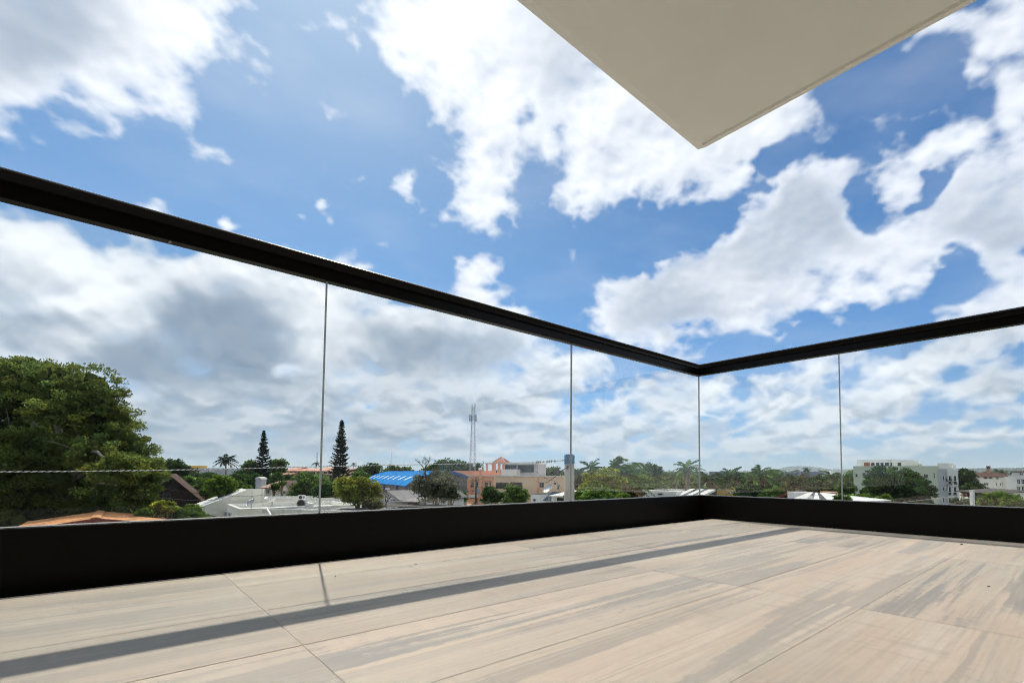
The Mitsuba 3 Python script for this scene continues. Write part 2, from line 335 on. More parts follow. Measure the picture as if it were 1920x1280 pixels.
mat('mast_paint', (.30, .32, .36), .5, .4)
mat('dark_pane', (.018, .022, .027), .08, .6)
mat('window_frame_white', (.62, .62, .60), .5, .3)
mat('window_frame_dark', (.05, .05, .05), .5, .3)
mat('concrete', worn((.42, .40, .36), .25, 1.5, .3), .85, .15)
mat('pole_blue', worn((.06, .17, .30), .3, 5.0, .3), .6, .25)
mat('ceramic', (.30, .28, .25), .25, .5)
mat('cable_light', (.72, .72, .70), .5, .4)
mat('cable_dark', (.045, .045, .045), .6, .2)
mat('white_plastic', (.72, .72, .70), .45, .3)
mat('dark_grille', (.04, .04, .045), .6, .3)
mat('red_paint', (.30, .05, .04), .6, .3)
mat('bark', worn((.16, .125, .095), .4, 3.0), .9, .1)
mat('bark_grey', worn((.27, .25, .22), .4, 3.0), .9, .1)
mat('twig', (.14, .11, .09), .9, .1)
scene['leaf'] = {'type': 'principledthin', 'base_color': {'type': 'mesh_attribute', 'name': 'vertex_color'}, 'roughness': .55, 'spec_trans': 0.0, 'diff_trans': 1.3, 'eta': 1.35}
def ground_fn(p, n, uv):
    v = fbm(p.x * .05, p.y * .05, 0.5, 5); w = fbm(p.x * .5, p.y * .5, 3.5, 3)
    c = mix((.045, .075, .025), (.38, .35, .30), smoothstep(.34, .58, v))
    return c * (.7 + .6 * w)
mat('ground_soil', mikit.proc(ground_fn), .95, .1)
def hill_fn(p, n, uv):
    v = fbm(p.x * .004, p.y * .004, p.z * .01, 5)
    return mix((.018, .030, .018), (.04, .045, .03), smoothstep(.4, .7, v))
mat('hill_green', mikit.proc(hill_fn), .95, .05)

# ---------------------------------------------------------------- the balcony
TH = 0.81255
U = np.array([math.sin(TH), math.cos(TH), 0.0])          # along the left railing towards the corner
R = np.array([U[1], -U[0], 0.0])                         # along the right railing away from the corner
CORNER = np.array([0.9976, 3.8693, Z0])
def bal(a, b, z):
    """a metres in from the left railing, b metres in from the right railing, z over the floor."""
    a, b, z = np.broadcast_arrays(np.asarray(a, float), b, z)
    return CORNER + a[..., None] * R - b[..., None] * U + z[..., None] * np.array([0, 0, 1.0])
def balbox(a0, a1, b0, b1, z0, z1):
    return hexa(bal([a0, a1, a1, a0] * 2, [b0, b0, b1, b1] * 2, [z0] * 4 + [z1] * 4))
DEPTH_A, DEPTH_B = 4.35, 6.4                             # the terrace runs this far from its two railings

def sweep(profile, la, lb, smooth=30):
    """An L-shaped bar: profile of (outward offset, z) points along the left railing (length lb), mitred, and the right one (length la)."""
    pr = np.array(profile, float); n = len(pr)
    st = np.stack([bal(-pr[:, 0], lb, pr[:, 1]), bal(-pr[:, 0], -pr[:, 0], pr[:, 1]), bal(la, -pr[:, 0], pr[:, 1])])
    v = st.reshape(-1, 3); f = []
    for k in (0, 1):
        for i in range(n):
            j = (i + 1) % n
            f += [[k * n + i, k * n + j, (k + 1) * n + j], [k * n + i, (k + 1) * n + j, (k + 1) * n + i]]
    for i in range(1, n - 1):
        f += [[0, i + 1, i], [2 * n, 2 * n + i, 2 * n + i + 1]]
    m = trimesh.Trimesh(v, f, process=False)
    if m.volume < 0: m.invert()
    return m

# floor: a screed with every porcelain plank laid on it, joints open
GUT = .10                                                 # open drain gap between the left railing base and the tiles
struct('balcony_floor', join([balbox(GUT, DEPTH_A, -.09, DEPTH_B, -.24, -.012), balbox(-.09, GUT - .0005, -.09, DEPTH_B, -.24, -.062)]), 'concrete', label='terrace floor of pale wood-look tiles')
TA, TB, A_OFF, B_OFF = .332, 1.12, .043, .852
ux, uy, rx, ry = float(U[0]), float(U[1]), float(R[0]), float(R[1]); c0x, c0y = float(CORNER[0]), float(CORNER[1])
def tile_coords(p):
    x, y = p.x - c0x, p.y - c0y
    a, b = x * rx + y * ry, -(x * ux + y * uy)
    return a, b, dr.floor((a - A_OFF) / TA), dr.floor((b - B_OFF) / TB)
def tile_fn(p, n, uv):
    a, b, i, j = tile_coords(p)
    r1, r2, r3 = cell_rand(i, j, 1), cell_rand(i, j, 2), cell_rand(i, j, 3)
    q = a + r1 * 9; s = b + r2 * 31
    wob = .018 * (fbm(s * 2.2, q * 4, 1.0, 3) - .5)
    grain = fbm((q + wob) * 60, s * 1.6, r3 * 7, 4)
    band = fbm((q + wob) * 13, s * .9, 5 + r3 * 3, 4)
    patch = fbm((q + wob) * 9, s * .85, 11 + r1 * 5, 5)
    cross = fbm(q * 9, s * 42, 3 + r2, 3)
    fleck = fbm(q * 90, s * 45, 1.5, 3)
    c = mix((.575, .51, .455), (.52, .49, .445), smoothstep(.30, .62, band))
    c = mix(c, (.61, .575, .53), .6 * smoothstep(.48, .70, fbm(q * 9, s * .8, 21 + r3, 4)))
    c = mix(c, (.52, .435, .375), .45 * smoothstep(.50, .68, fbm(q * 12, s * 1.2, 31 + r1, 4)))
    lead = smoothstep(.535, .645, patch + .42 * (grain - .5) + .14 * (fleck - .5) + .06 * (cross - .5))
    c = mix(c, (.265, .285, .31), .90 * lead * (.45 + .55 * r3))
    thin = smoothstep(.61, .69, fbm((q + wob) * 24, s * .7, 51 + r2, 4))
    c = mix(c, (.36, .365, .37), .45 * thin)
    c = mix(c, (.43, .39, .345), .35 * smoothstep(.55, .70, grain))
    c = mix(c, (.38, .36, .33), .28 * smoothstep(.60, .70, cross) * smoothstep(.45, .6, fbm(q * 4, s * 3, 44 + r2, 2)))
    c = mix(c, (.29, .275, .255), .40 * smoothstep(.70, .80, fleck) * smoothstep(.48, .60, band))
    hair = fbm(q * 210, s * 7, 61 + r3 * 4, 3)
    c = mix(c, (.36, .335, .30), .20 * smoothstep(.56, .70, hair))
    c = mix(c, (.64, .61, .56), .12 * smoothstep(.44, .32, hair))
    c = mix(c, (.36, .345, .315), .34 * smoothstep(.50, .72, fbm(p.x * 1.4 + 5, p.y * 1.4, 2.5, 5)))
    dust = fbm(p.x * 2.3, p.y * 2.3, .5, 4)
    c = mix(c, (.55, .53, .485), .30 * smoothstep(.45, .7, dust))
    return c * mi.Color3f(.845, .825, .785) * (.91 + .14 * r2 + .12 * (fleck - .5) + .10 * (grain - .5))
def tile_rough(p, n, uv):
    a, b, i, j = tile_coords(p)
    return .50 + .18 * fbm(a * 30, b * 4, 2.0, 3)
def tile_relief(p, n, uv):
    a, b, i, j = tile_coords(p)
    s = b + 31 * cell_rand(i, j, 2)
    return .0004 * fbm(a * 70, s * 3, 1.0, 3) + .0002 * fbm(a * 160, s * 90, 1.0, 2)
scene['tile'] = {'type': 'twosided', 'bsdf': {'type': 'bumpmap', 'arbitrary': mikit.proc(tile_relief), 'scale': 1.0,
    'bsdf': {'type': 'principled', 'base_color': mikit.proc(tile_fn), 'roughness': mikit.proc(tile_rough), 'specular': .35}}}
mat('grout', worn((.53, .505, .455), .35, 6.0), .95, .1)
add('balcony_floor', 'grout', balbox(GUT + .004, DEPTH_A, 0, DEPTH_B, -.012, -.0012), 'grout')
trng = np.random.default_rng(7)
for i in range(-1, 14):
    a0, a1 = max(A_OFF + TA * i, GUT), min(A_OFF + TA * (i + 1), DEPTH_A)
    if a1 - a0 < .02: continue
    for j in range(-1, 6):
        b0, b1 = max(B_OFF + TB * j, .0), min(B_OFF + TB * (j + 1), DEPTH_B)
        if b1 - b0 < .02: continue
        g, e, h = .0009, .0009, trng.uniform(-.0004, .0004)
        lo = [(a0 + g, b0 + g), (a1 - g, b0 + g), (a1 - g, b1 - g), (a0 + g, b1 - g)]
        hi = [(a0 + g + e, b0 + g + e), (a1 - g - e, b0 + g + e), (a1 - g - e, b1 - g - e), (a0 + g + e, b1 - g - e)]
        rings = [bal([x for x, _ in q], [y for _, y in q], z + h) for q, z in ((lo, -.009), (lo, -.0008), (hi, 0.0))]
        v = np.vstack(rings); f = []
        for k in (0, 4):
            for m in range(4):
                w_ = (m + 1) % 4
                f += [[k + m, k + w_, k + 4 + w_], [k + m, k + 4 + w_, k + 4 + m]]
        f += [[8, 9, 10], [8, 10, 11], [0, 2, 1], [0, 3, 2]]
        mm = trimesh.Trimesh(v, f, process=False)
        if mm.volume < 0: mm.invert()
        add('balcony_floor', 'tile', mm, 'tile')

# railing
rail = thing('balcony_railing', 'black metal railing with frameless glass panels round the corner of the tiled terrace', 'railing')
LA, LB = DEPTH_A, DEPTH_B
lower = [(.012, 1.125), (.052, 1.125), (.052, 1.172), (.012, 1.172)]
add(rail, 'handrail_channel', sweep(lower, LA, LB), 'black_paint')
rr_ = .012; g = np.linspace(0, np.pi / 2, 7); HT = 1.211
cap = [(.064, 1.1722)] + [(.064 - rr_ + rr_ * math.cos(t), HT - rr_ + rr_ * math.sin(t)) for t in g] + [(-.004 + rr_ - rr_ * math.sin(t), HT - rr_ + rr_ * math.cos(t)) for t in g] + [(-.004, 1.1722)]
add(rail, 'handrail', sweep(cap, LA, LB), 'black_cap', smooth=40)
add(rail, 'base_channel', sweep([(0, -.0615), (.066, -.0615), (.066, .172), (.063, .1757), (.036, .1757), (.036, .150), (.016, .150), (.016, .1757), (.002, .1757), (0, .1737)], LA, LB), 'black_base')
add(rail, 'gasket', sweep([(.0165, .1505), (.0355, .1505), (.0355, .1775), (.029, .1795), (.0165, .1775)], LA, LB), 'gasket')
GN = .026                                                     # the panes stand in the middle of the channel
def pane(p0, p1):
    v = np.array([[*p0, Z0 + .16], [*p1, Z0 + .16], [*p1, Z0 + 1.124], [*p0, Z0 + 1.124]])
    return trimesh.Trimesh(v, [[0, 1, 2], [0, 2, 3]], process=False)
PW = 1.384
left_cuts = [-GN, 1.3737, 2.7581, 4.142, 5.526, LB]
right_cuts = [-GN, 1.0149, 2.399, 3.783, LA]
for cuts, side in ((left_cuts, 'l'), (right_cuts, 'r')):
    for c0, c1 in zip(cuts[:-1], cuts[1:]):
        gap = .0026
        c0_, c1_ = c0 + gap, c1 - gap
        pts = [bal(-GN, c, 0)[:2] for c in (c0_, c1_)] if side == 'l' else [bal(c, -GN, 0)[:2] for c in (c0_, c1_)]
        add(rail, 'glass_panel', pane(*pts), 'glass')
    for c in cuts[(0 if side == 'l' else 1):-1]:
        t, d_ = .0023, .006
        bx_ = balbox(-GN - d_, -GN + d_, c - t, c + t, .178, 1.1245) if side == 'l' else balbox(c - t, c + t, -GN - d_, -GN + d_, .178, 1.1245)
        add(rail, 'joint_seal', bx_, 'sealant')

drip = at(320, 459, 1.62)
add(rail, 'sealant_drip', tube([bal(-.02, (CORNER[:2] - drip[:2]) @ U[:2], 1.1255), bal(-.02, (CORNER[:2] - drip[:2]) @ U[:2] + .002, 1.119), bal(-.02, (CORNER[:2] - drip[:2]) @ U[:2] + .003, 1.112)], [.006, .0035, .0012], 7), 'gasket', smooth=True)
# the slab overhead with its drip groove, and the house behind the eye
SLAB = 2.765
sa, sb = -((0.9262 - CORNER[0]) * -R[0] + (3.5871 - CORNER[1]) * -R[1]), (CORNER[0] - .9262) * U[0] + (CORNER[1] - 3.5871) * U[1]
def ring(a0, b0, w_, z0, z1):
    """An L-shaped strip of width w_ along the two free edges."""
    return join([balbox(a0, a0 + w_, b0, DEPTH_B, z0, z1), balbox(a0 + w_, DEPTH_A, b0, b0 + w_, z0, z1)])
top = SLAB + .22
cs = struct('ceiling', balbox(sa, DEPTH_A, sb, DEPTH_B, SLAB + .022, top), 'slab_paint', label='cream painted concrete slab roofing the terrace')
e0 = .065
def strip(pa, pb):
    """A soffit piece over the plan rectangle pa x pb; each corner has its own underside height."""
    (a0, a1), (b0, b1, lo) = pa, pb
    return hexa(np.vstack([bal([a0, a1, a1, a0], [b0, b0, b1, b1], lo), bal([a0, a1, a1, a0], [b0, b0, b1, b1], SLAB + .0218)]))
add(cs, 'soffit', strip((sa + e0, DEPTH_A), (sb + e0, DEPTH_B, [SLAB] * 4)), 'slab_paint')
add(cs, 'bevelled_edge', strip((sa, sa + e0), (sb + e0, DEPTH_B, [SLAB + .016, SLAB, SLAB, SLAB + .016])), 'slab_paint')
add(cs, 'corner_edge', strip((sa, sa + e0), (sb, sb + e0, [SLAB + .016, SLAB + .003, SLAB, SLAB + .016])), 'slab_paint')
add(cs, 'edge_strip', strip((sa + e0, DEPTH_A), (sb, sb + .034, [SLAB + .003] * 4)), 'slab_paint')
hw = struct('house_wall', join([balbox(DEPTH_A + .002, DEPTH_A + .25, -.09, 1.9, -Z0, SLAB + .9), balbox(DEPTH_A + .002, DEPTH_A + .25, 1.901, DEPTH_B + .25, 2.4, SLAB + .9), balbox(DEPTH_A + .002, DEPTH_A + .25, 1.901, DEPTH_B + .25, -Z0, -.02),
    balbox(-.09, DEPTH_A, DEPTH_B + .002, DEPTH_B + .25, -Z0, SLAB + .9)]), 'wall_taupe', label='taupe plastered wall of the house behind the terrace')
for k in range(3):
    b0 = 1.901 + 1.5 * k
    dk = add(hw, 'sliding_door', join([balbox(DEPTH_A + .06, DEPTH_A + .12, b0, b0 + .06, -.019, 2.399), balbox(DEPTH_A + .06, DEPTH_A + .12, b0 + 1.43, b0 + 1.4995, -.019, 2.399), balbox(DEPTH_A + .06, DEPTH_A + .12, b0 + .061, b0 + 1.429, 2.33, 2.399), balbox(DEPTH_A + .06, DEPTH_A + .12, b0 + .061, b0 + 1.429, -.019, .06)]), 'black_paint')
    add(dk, 'pane', balbox(DEPTH_A + .085, DEPTH_A + .095, b0 + .061, b0 + 1.429, .061, 2.329), 'dark_pane')
struct('house_wall_below', join([balbox(-.06, DEPTH_A, -.06, .19, -Z0, -.245), balbox(-.06, .19, .192, DEPTH_B, -Z0, -.245)]), 'wall_cream', label='cream outer wall of the house under the terrace')

# small litter on the tiles
def fleck_mesh(px, py, size, seed, flat=.5):
    d = ray(px, py); p = EYE + d * ((Z0 - CAM_Z) / d[2])
    rg = np.random.default_rng(seed); s = trimesh.creation.icosphere(1, 1.0); v = np.array(s.vertices)
    v *= 1 + .35 * (meshkit.noise(v * 1.7 + seed, seed)[:, None] - .5); v *= np.array([1, .7, flat]) * size
    ang = rg.uniform(0, 6.28); c_, s_ = math.cos(ang), math.sin(ang)
    v = v @ np.array([[c_, s_, 0], [-s_, c_, 0], [0, 0, 1.0]]); v += p - np.array([0, 0, v[:, 2].min()]) * 1.0
    v[:, 2] += Z0 + .0006 - v[:, 2].min()
    return trimesh.Trimesh(v, np.array(s.faces), process=False)
mat('grit_dark', (.06, .055, .05), .9, .1); mat('leaf_litter', (.62, .55, .40), .8, .2)
for px, py, s, lab in ((780, 1058, .0032, 'dark grit crumb on the tiles between the railing base and its shadow, middle of three'), (629, 1081, .0028, 'dark grit crumb on the tiles just right of the thin joint shadow'),
                       (1803, 1021, .006, 'dark crumb lying beside the base of the right railing'), (1854, 1100, .0035, 'dark spot of grit on the open tiles at the far right')):
    k = add(None, 'grit', fleck_mesh(px, py, s, px), 'grit_dark', smooth=True); labels[k] = {'label': lab, 'category': 'grit'}
def curl(px, py, l, seed):
    d = ray(px, py); p = EYE + d * ((Z0 - CAM_Z) / d[2]); p[2] = Z0 + .003
    rg = np.random.default_rng(seed); ang = rg.uniform(-.6, .6); t = np.linspace(-1, 1, 7)
    q = np.stack([t * l * math.cos(ang) , t * l * math.sin(ang), .006 * (1 - t ** 2)], 1) + p
    return tube(q, .0016 + .002 * (1 - t ** 2), 5)
for px, py, l, lab in ((1262, 983, .022, 'pale dry leaf curl on the floor by the railing corner'), (1859, 1023, .022, 'pale dry leaf sliver on the floor near the right railing base')):
    k = add(None, 'dry_leaf', curl(px, py, l, px), 'leaf_litter', smooth=True); labels[k] = {'label': lab, 'category': 'dry leaf'}

# ---------------------------------------------------------------- land
def sheet(x0, x1, y0, y1, z, n=24):
    xs, ys = np.linspace(x0, x1, n), np.linspace(y0, y1, n); X, Y = np.meshgrid(xs, ys, indexing='ij')
    v = np.stack([X.ravel(), Y.ravel(), np.full(n * n, z)], 1); i, j = np.meshgrid(np.arange(n - 1), np.arange(n - 1), indexing='ij')
    a = (i * n + j).ravel(); f = np.vstack([np.stack([a, a + n, a + n + 1], 1), np.stack([a, a + n + 1, a + 1], 1)])
    return trimesh.Trimesh(v, f, process=False)
struct('ground', sheet(-9000, 9000, -2000, 12000, 0.0, 12), 'ground_soil', label='low ground of the town between the trees')
def hills(az0, az1, dist, hfun, seed, depth=900, n=160, m=14):
    az = np.radians(np.linspace(az0, az1, n)); t = np.linspace(0, 1, m)
    A, Tt = np.meshgrid(az, t, indexing='ij'); D = dist + depth * Tt
    hz = np.array([hfun(np.degrees(a)) for a in az])[:, None] * np.sin(np.pi * np.clip(Tt, .0, 1.0)) ** .8
    v = np.stack([np.sin(A) * D, np.cos(A) * D, hz - 3], -1)
    nz = meshkit.fbm(v * .0035 + seed, 5, seed) - .5
    v[..., 2] = np.maximum(v[..., 2] * (1 + .9 * nz), -3)
    i, j = np.meshgrid(np.arange(n - 1), np.arange(m - 1), indexing='ij'); a = (i * m + j).ravel()
    f = np.vstack([np.stack([a, a + m, a + m + 1], 1), np.stack([a, a + m + 1, a + 1], 1)])
    mesh = trimesh.Trimesh(v.reshape(-1, 3), f, process=False)
    return mesh
bell = lambda x, c, w: math.exp(-((x - c) / w) ** 2)
struct('hills', hills(24, 64, 3600, lambda a: 12 + 44 * bell(a, 43, 6) + 48 * bell(a, 53, 7) + 20 * bell(a, 37, 3), 3), 'hill_green', True, label='low wooded hills on the right horizon')
struct('far_hills', hills(8, 40, 6200, lambda a: 10 + 95 * bell(a, 24.5, 3.2) + 60 * bell(a, 30, 5) + 30 * bell(a, 14, 4), 5, 1200), 'hill_green', True, label='faint blue hill on the horizon between the palms and the apartment block')
struct('left_hills', hills(-60, 8, 5200, lambda a: 14 + 20 * bell(a, -30, 12) + 12 * bell(a, -5, 6), 9, 1200), 'hill_green', True, label='low rise on the left horizon behind the town')

# ---------------------------------------------------------------- houses
def flat_house(root, fr, x0, x1, y0, y1, z1, wall, par=.25, roof='roof_white', t=.18, z0=0.0):
    add(root, 'wall', fr.box(x0, x1, y0, y1, z0, z1 - par), wall)
    add(root, 'parapet', join([fr.box(x0, x1, y0, y0 + t, z1 - par, z1), fr.box(x0, x1, y1 - t, y1, z1 - par, z1), fr.box(x0, x0 + t, y0 + t, y1 - t, z1 - par, z1), fr.box(x1 - t, x1, y0 + t, y1 - t, z1 - par, z1)]), wall)
    add(root, 'coping', join([fr.box(x0 - .03, x1 + .03, y0 - .03, y0 + t + .02, z1, z1 + .05), fr.box(x0 - .03, x1 + .03, y1 - t - .02, y1 + .03, z1, z1 + .05), fr.box(x0 - .03, x0 + t + .02, y0 + t + .02, y1 - t - .02, z1, z1 + .05), fr.box(x1 - t - .02, x1 + .03, y0 + t + .02, y1 - t - .02, z1, z1 + .05)]), roof)
    add(root, 'roof', fr.box(x0 + t, x1 - t, y0 + t, y1 - t, z1 - par, z1 - par + .03), roof)

# terracotta gable roof just below the terrace
h = thing('tiled_house', 'small house with a low orange terracotta gable roof just below the big tree', 'house')
fr = Frame(at(184, 887, 20.3), (.74, .67)); zr = at(182, 971, 20.3)[2]
sl, ov = .150, 2.35
for s in (-1, 1):
    for k in range(5):
        y0, y1 = -.02 + k * .92, -.02 + (k + 1) * .92 - .03
        p = fr.w([[0, y0, zr], [s * ov, y0, zr - sl * ov], [s * ov, y1, zr - sl * ov], [0, y1, zr]])
        add(h, 'roof_panel', slab(p, .06), 'roof_terracotta')
        p = fr.w([[0, y1 - .02, zr + .012], [s * ov, y1 - .02, zr - sl * ov + .012], [s * ov, y1 + .05, zr - sl * ov + .012], [0, y1 + .05, zr + .012]])
        add(h, 'roof_batten', slab(p, .03), 'roof_terracotta')
add(h, 'ridge_cap', join([slab(fr.w([[0, -.05, zr + .05], [s * .16, -.05, zr + .02], [s * .16, 4.62, zr + .02], [0, 4.62, zr + .05]]), .03) for s in (-1, 1)]), 'roof_terracotta')
add(h, 'gable', fr.prism([(-ov + .2, zr - sl * ov - .05), (ov - .2, zr - sl * ov - .05), (0, zr - .09)], .28, .34), 'roof_red')
add(h, 'wall', fr.box(-ov + .25, ov - .25, .35, 4.4, 0, zr - sl * ov - .02), 'wall_pink')
for s in (-1, 1):
    add(h, 'fascia', slab(fr.w([[0, -.06, zr - .01], [s * ov, -.06, zr - sl * ov - .01], [s * ov, -.021, zr - sl * ov - .01], [0, -.021, zr - .01]]), .14), 'roof_red')

# dark steep gable house
h = thing('dark_gable_house', 'dark brown house with a steep gable beside the big tree on the left', 'house')
fr = Frame(at(322, 887, 48), (.80, .60)); za = at(322, 888, 48)[2]
add(h, 'wall', fr.prism([(-3.4, 0), (2.9, 0), (2.9, za - 2.95), (0, za - .18), (-3.4, za - 3.4)], .3, 9), 'wall_dark')
for s, w_ in ((-1, 3.6), (1, 3.1)):
    for k in range(4):
        p = fr.w([[0, -.1 + 2.4 * k, za], [s * w_, -.1 + 2.4 * k, za - w_ * 1.0], [s * w_, 2.27 + 2.4 * k, za - w_ * 1.0], [0, 2.27 + 2.4 * k, za]])
        add(h, 'roof_panel', slab(p, .09), 'roof_brown')
add(h, 'barge_board', join([slab(fr.w([[0, -.16, za + .02], [s * w_, -.16, za - w_ + .02], [s * w_, -.103, za - w_ + .02], [0, -.103, za + .02]]), .2) for s, w_ in ((-1, 3.6), (1, 3.1))]), 'roof_rose')
winpx(h, fr, 306, 926, 318, 940, .3, frame='window_frame_dark')

# small hipped house behind
h = thing('small_hipped_house', 'small house with a pale mint hipped roof between the dark gable and bright green tree', 'house')
fr = Frame(at(360, 887, 70), (.80, .60)); z0, z1 = at(360, 912, 70)[2], at(360, 901, 70)[2]
A = [(-1.6, -.8), (1.4, -.8), (1.4, 3), (-1.6, 3)]; rdg = [(-.35, 1.0), (.15, 1.0)]
rv = fr.w([[*p, z0] for p in A] + [[*p, z1] for p in rdg])
for q, nme in (((0, 1, 5, 4), 'roof_panel'), ((2, 3, 4, 5), 'roof_panel')):
    add(h, nme, slab(rv[list(q)], .06), 'roof_mint')
for q in ((1, 2, 5), (3, 0, 4)):
    add(h, 'roof_hip', hexa(np.vstack([rv[[q[0], q[1], q[2], q[2]]] - [0, 0, .06], rv[[q[0], q[1], q[2], q[2]]]])), 'roof_mint')
add(h, 'wall', fr.box(-1.4, 1.2, -.5, 2.8, 0, z0 - .02), 'wall_pink')
add(h, 'porch_roof', slab(fr.w([[.2, -2.6, z0 - 1.0], [3.0, -2.6, z0 - 1.0], [2.6, -.6, z0 - .1], [.9, -.6, z0 - .1]]), .08), 'roof_rose')
winpx(h, fr, 352, 917, 357, 924, -.5)

# white house with a monopitch gable wall and flat roofs
h = thing('white_house', 'white flat roofed house with a slanted gable wall in front of the bright green tree', 'house')
fa = corner(386.5, 41, 49)
xA = fa.hit(496, 918)[0]; xk = fa.hit(465, 918)[0]; zt = fa.hit(466, 918)[1]; ze = fa.hit(387, 948)[1]
prof = [(0, 0), (xA, 0), (xA, zt), (xk, zt), (0, ze)]
add(h, 'gable_wall', fa.prism(prof, 0, .2), 'wall_ivory')
add(h, 'wall', fa.prism([(0.0, 0), (xA, 0), (xA, zt - .3), (xk, zt - .3), (0.0, ze - .28)], .202, 5.0), 'wall_ivory')
nseg = 6
for k in range(nseg):
    xa_, xb_ = -.35 + (xk + .35) * k / nseg, -.35 + (xk + .35) * (k + 1) / nseg - .03
    zf = lambda x: ze + .02 + (zt - ze) * x / xk
    add(h, 'roof_panel', slab(fa.w([[xa_, -.06, zf(xa_) + .03], [xb_, -.06, zf(xb_) + .03], [xb_, .95, zf(xb_) + .03], [xa_, .95, zf(xa_) + .03]]), .07), 'roof_white')
    add(h, 'roof_panel', slab(fa.w([[xa_, .98, zf(xa_) + .03], [xb_, .98, zf(xb_) + .03], [xb_, 5.2, zf(xb_) + .03], [xa_, 5.2, zf(xa_) + .03]]), .07), 'roof_white')
add(h, 'coping', fa.box(xk, xA + .04, -.05, .25, zt, zt + .07), 'roof_white')
fl_ = Frame(fa.w([[0, 5.0, 0]])[0], -fa.ey)                       # its left end wall
winpx(h, fl_, 379, 957, 386, 975, 0.0, frame='window_frame_white', mull=0)
fb = corner(452, 36, 49)
zb1 = fb.hit(453, 955)[1]
flat_house(h, fb, 0, 8.2, 0, 7.2, zb1, 'wall_ivory', par=.32)
fbl = Frame(fb.w([[0, 7.2, 0]])[0], -fb.ey)
winpx(h, fbl, 421, 957, 426.5, 969, mull=1); winpx(h, fbl, 430, 960, 434, 969, mull=0)
fc = corner(497, 47, 60)
flat_house(h, fc, 0, 9.5, -1.5, 3.6, fc.hit(505, 934.5)[1], 'wall_white', par=.5)
# lower stained roof in front
fd = Frame(at(505, 887, 32.2), (1.0, .16)); zd = at(590, 955, 33)[2]
add(h, 'stained_roof', fd.plate([(-.2, 0), (5.9, -2.2), (8.0, 3.4), (1.2, 2.9)], zd - .18, zd), 'roof_stained')
add(h, 'roof_edge', join([fd.plate([(-.2, 0), (5.9, -2.2), (5.86, -2.32), (-.28, -.12)], zd - .18, zd + .10), fd.plate([(-.2, 0.01), (-.32, 0.02), (1.1, 3.0), (1.2, 2.9)], zd - .18, zd + .10)]), 'wall_ivory')
add(h, 'lower_wall', fd.plate([(.0, .1), (5.7, -2.0), (7.6, 3.2), (1.3, 2.8)], 0, zd - .182), 'wall_ivory')
add(h, 'roof_pipe', tube([at(499, 968, 31.5), at(500, 953, 31.9), at(509, 968, 31.2)], .07, 6), 'white_plastic')
def condenser(px, py, Y, w_, hh, label, grille_dark=True):
    k = thing('condenser_unit', label, 'air conditioner'); p = at(px, py, Y); f2 = Frame(p, (1, .35)); z = p[2]
    add(k, 'casing', f2.box(-w_ / 2, w_ / 2, 0, w_ * .45, z, z + hh), 'white_plastic')
    c = trimesh.creation.cylinder(hh * .34, .04, sections=16); c.apply_transform(trimesh.transformations.rotation_matrix(math.pi / 2, [1, 0, 0]))
    v = np.array(c.vertices); add(k, 'fan_grille', trimesh.Trimesh(f2.w(np.stack([v[:, 0] - w_ * .12, v[:, 1] - .015, v[:, 2] + z + hh * .52], 1)), np.array(c.faces), process=False), 'dark_grille')
    add(k, 'side_panel', f2.box(w_ * .28, w_ * .42, -.015, -.001, z + hh * .25, z + hh * .75), 'dark_grille')
    add(k, 'feet', join([f2.box(x - .03, x + .03, 0, w_ * .45, z - .12, z - .001) for x in (-w_ * .38, w_ * .38)]), 'galvanised')
condenser(565, 936.5, 45, .58, .42, 'white air conditioner box standing on the white roof near the joint of the glass')
def duct(px, py, Y, label):
    k = thing('roof_blower', label, 'fan'); p = at(px, py, Y)
    c = trimesh.creation.cylinder(.34, .42, sections=20); c.apply_transform(trimesh.transformations.rotation_matrix(math.pi / 2, [1, 0, 0])); c.apply_translation(p + [0, 0, .3])
    add(k, 'drum', c, 'galvanised', smooth=40)
    c = trimesh.creation.cylinder(.27, .03, sections=20); c.apply_transform(trimesh.transformations.rotation_matrix(math.pi / 2, [1, 0, 0])); c.apply_translation(p + [0, -.225, .3])
    add(k, 'grille', c, 'dark_grille')
    add(k, 'outlet', hexa(np.array([[.2, -.2, .05], [.75, -.2, .05], [.75, .2, .05], [.2, .2, .05], [.2, -.2, .45], [.75, -.2, .3], [.75, .2, .3], [.2, .2, .45]]) + p), 'white_plastic')
duct(567, 951, 38.5, 'round grey blower with a white outlet lying on the flat white roof')
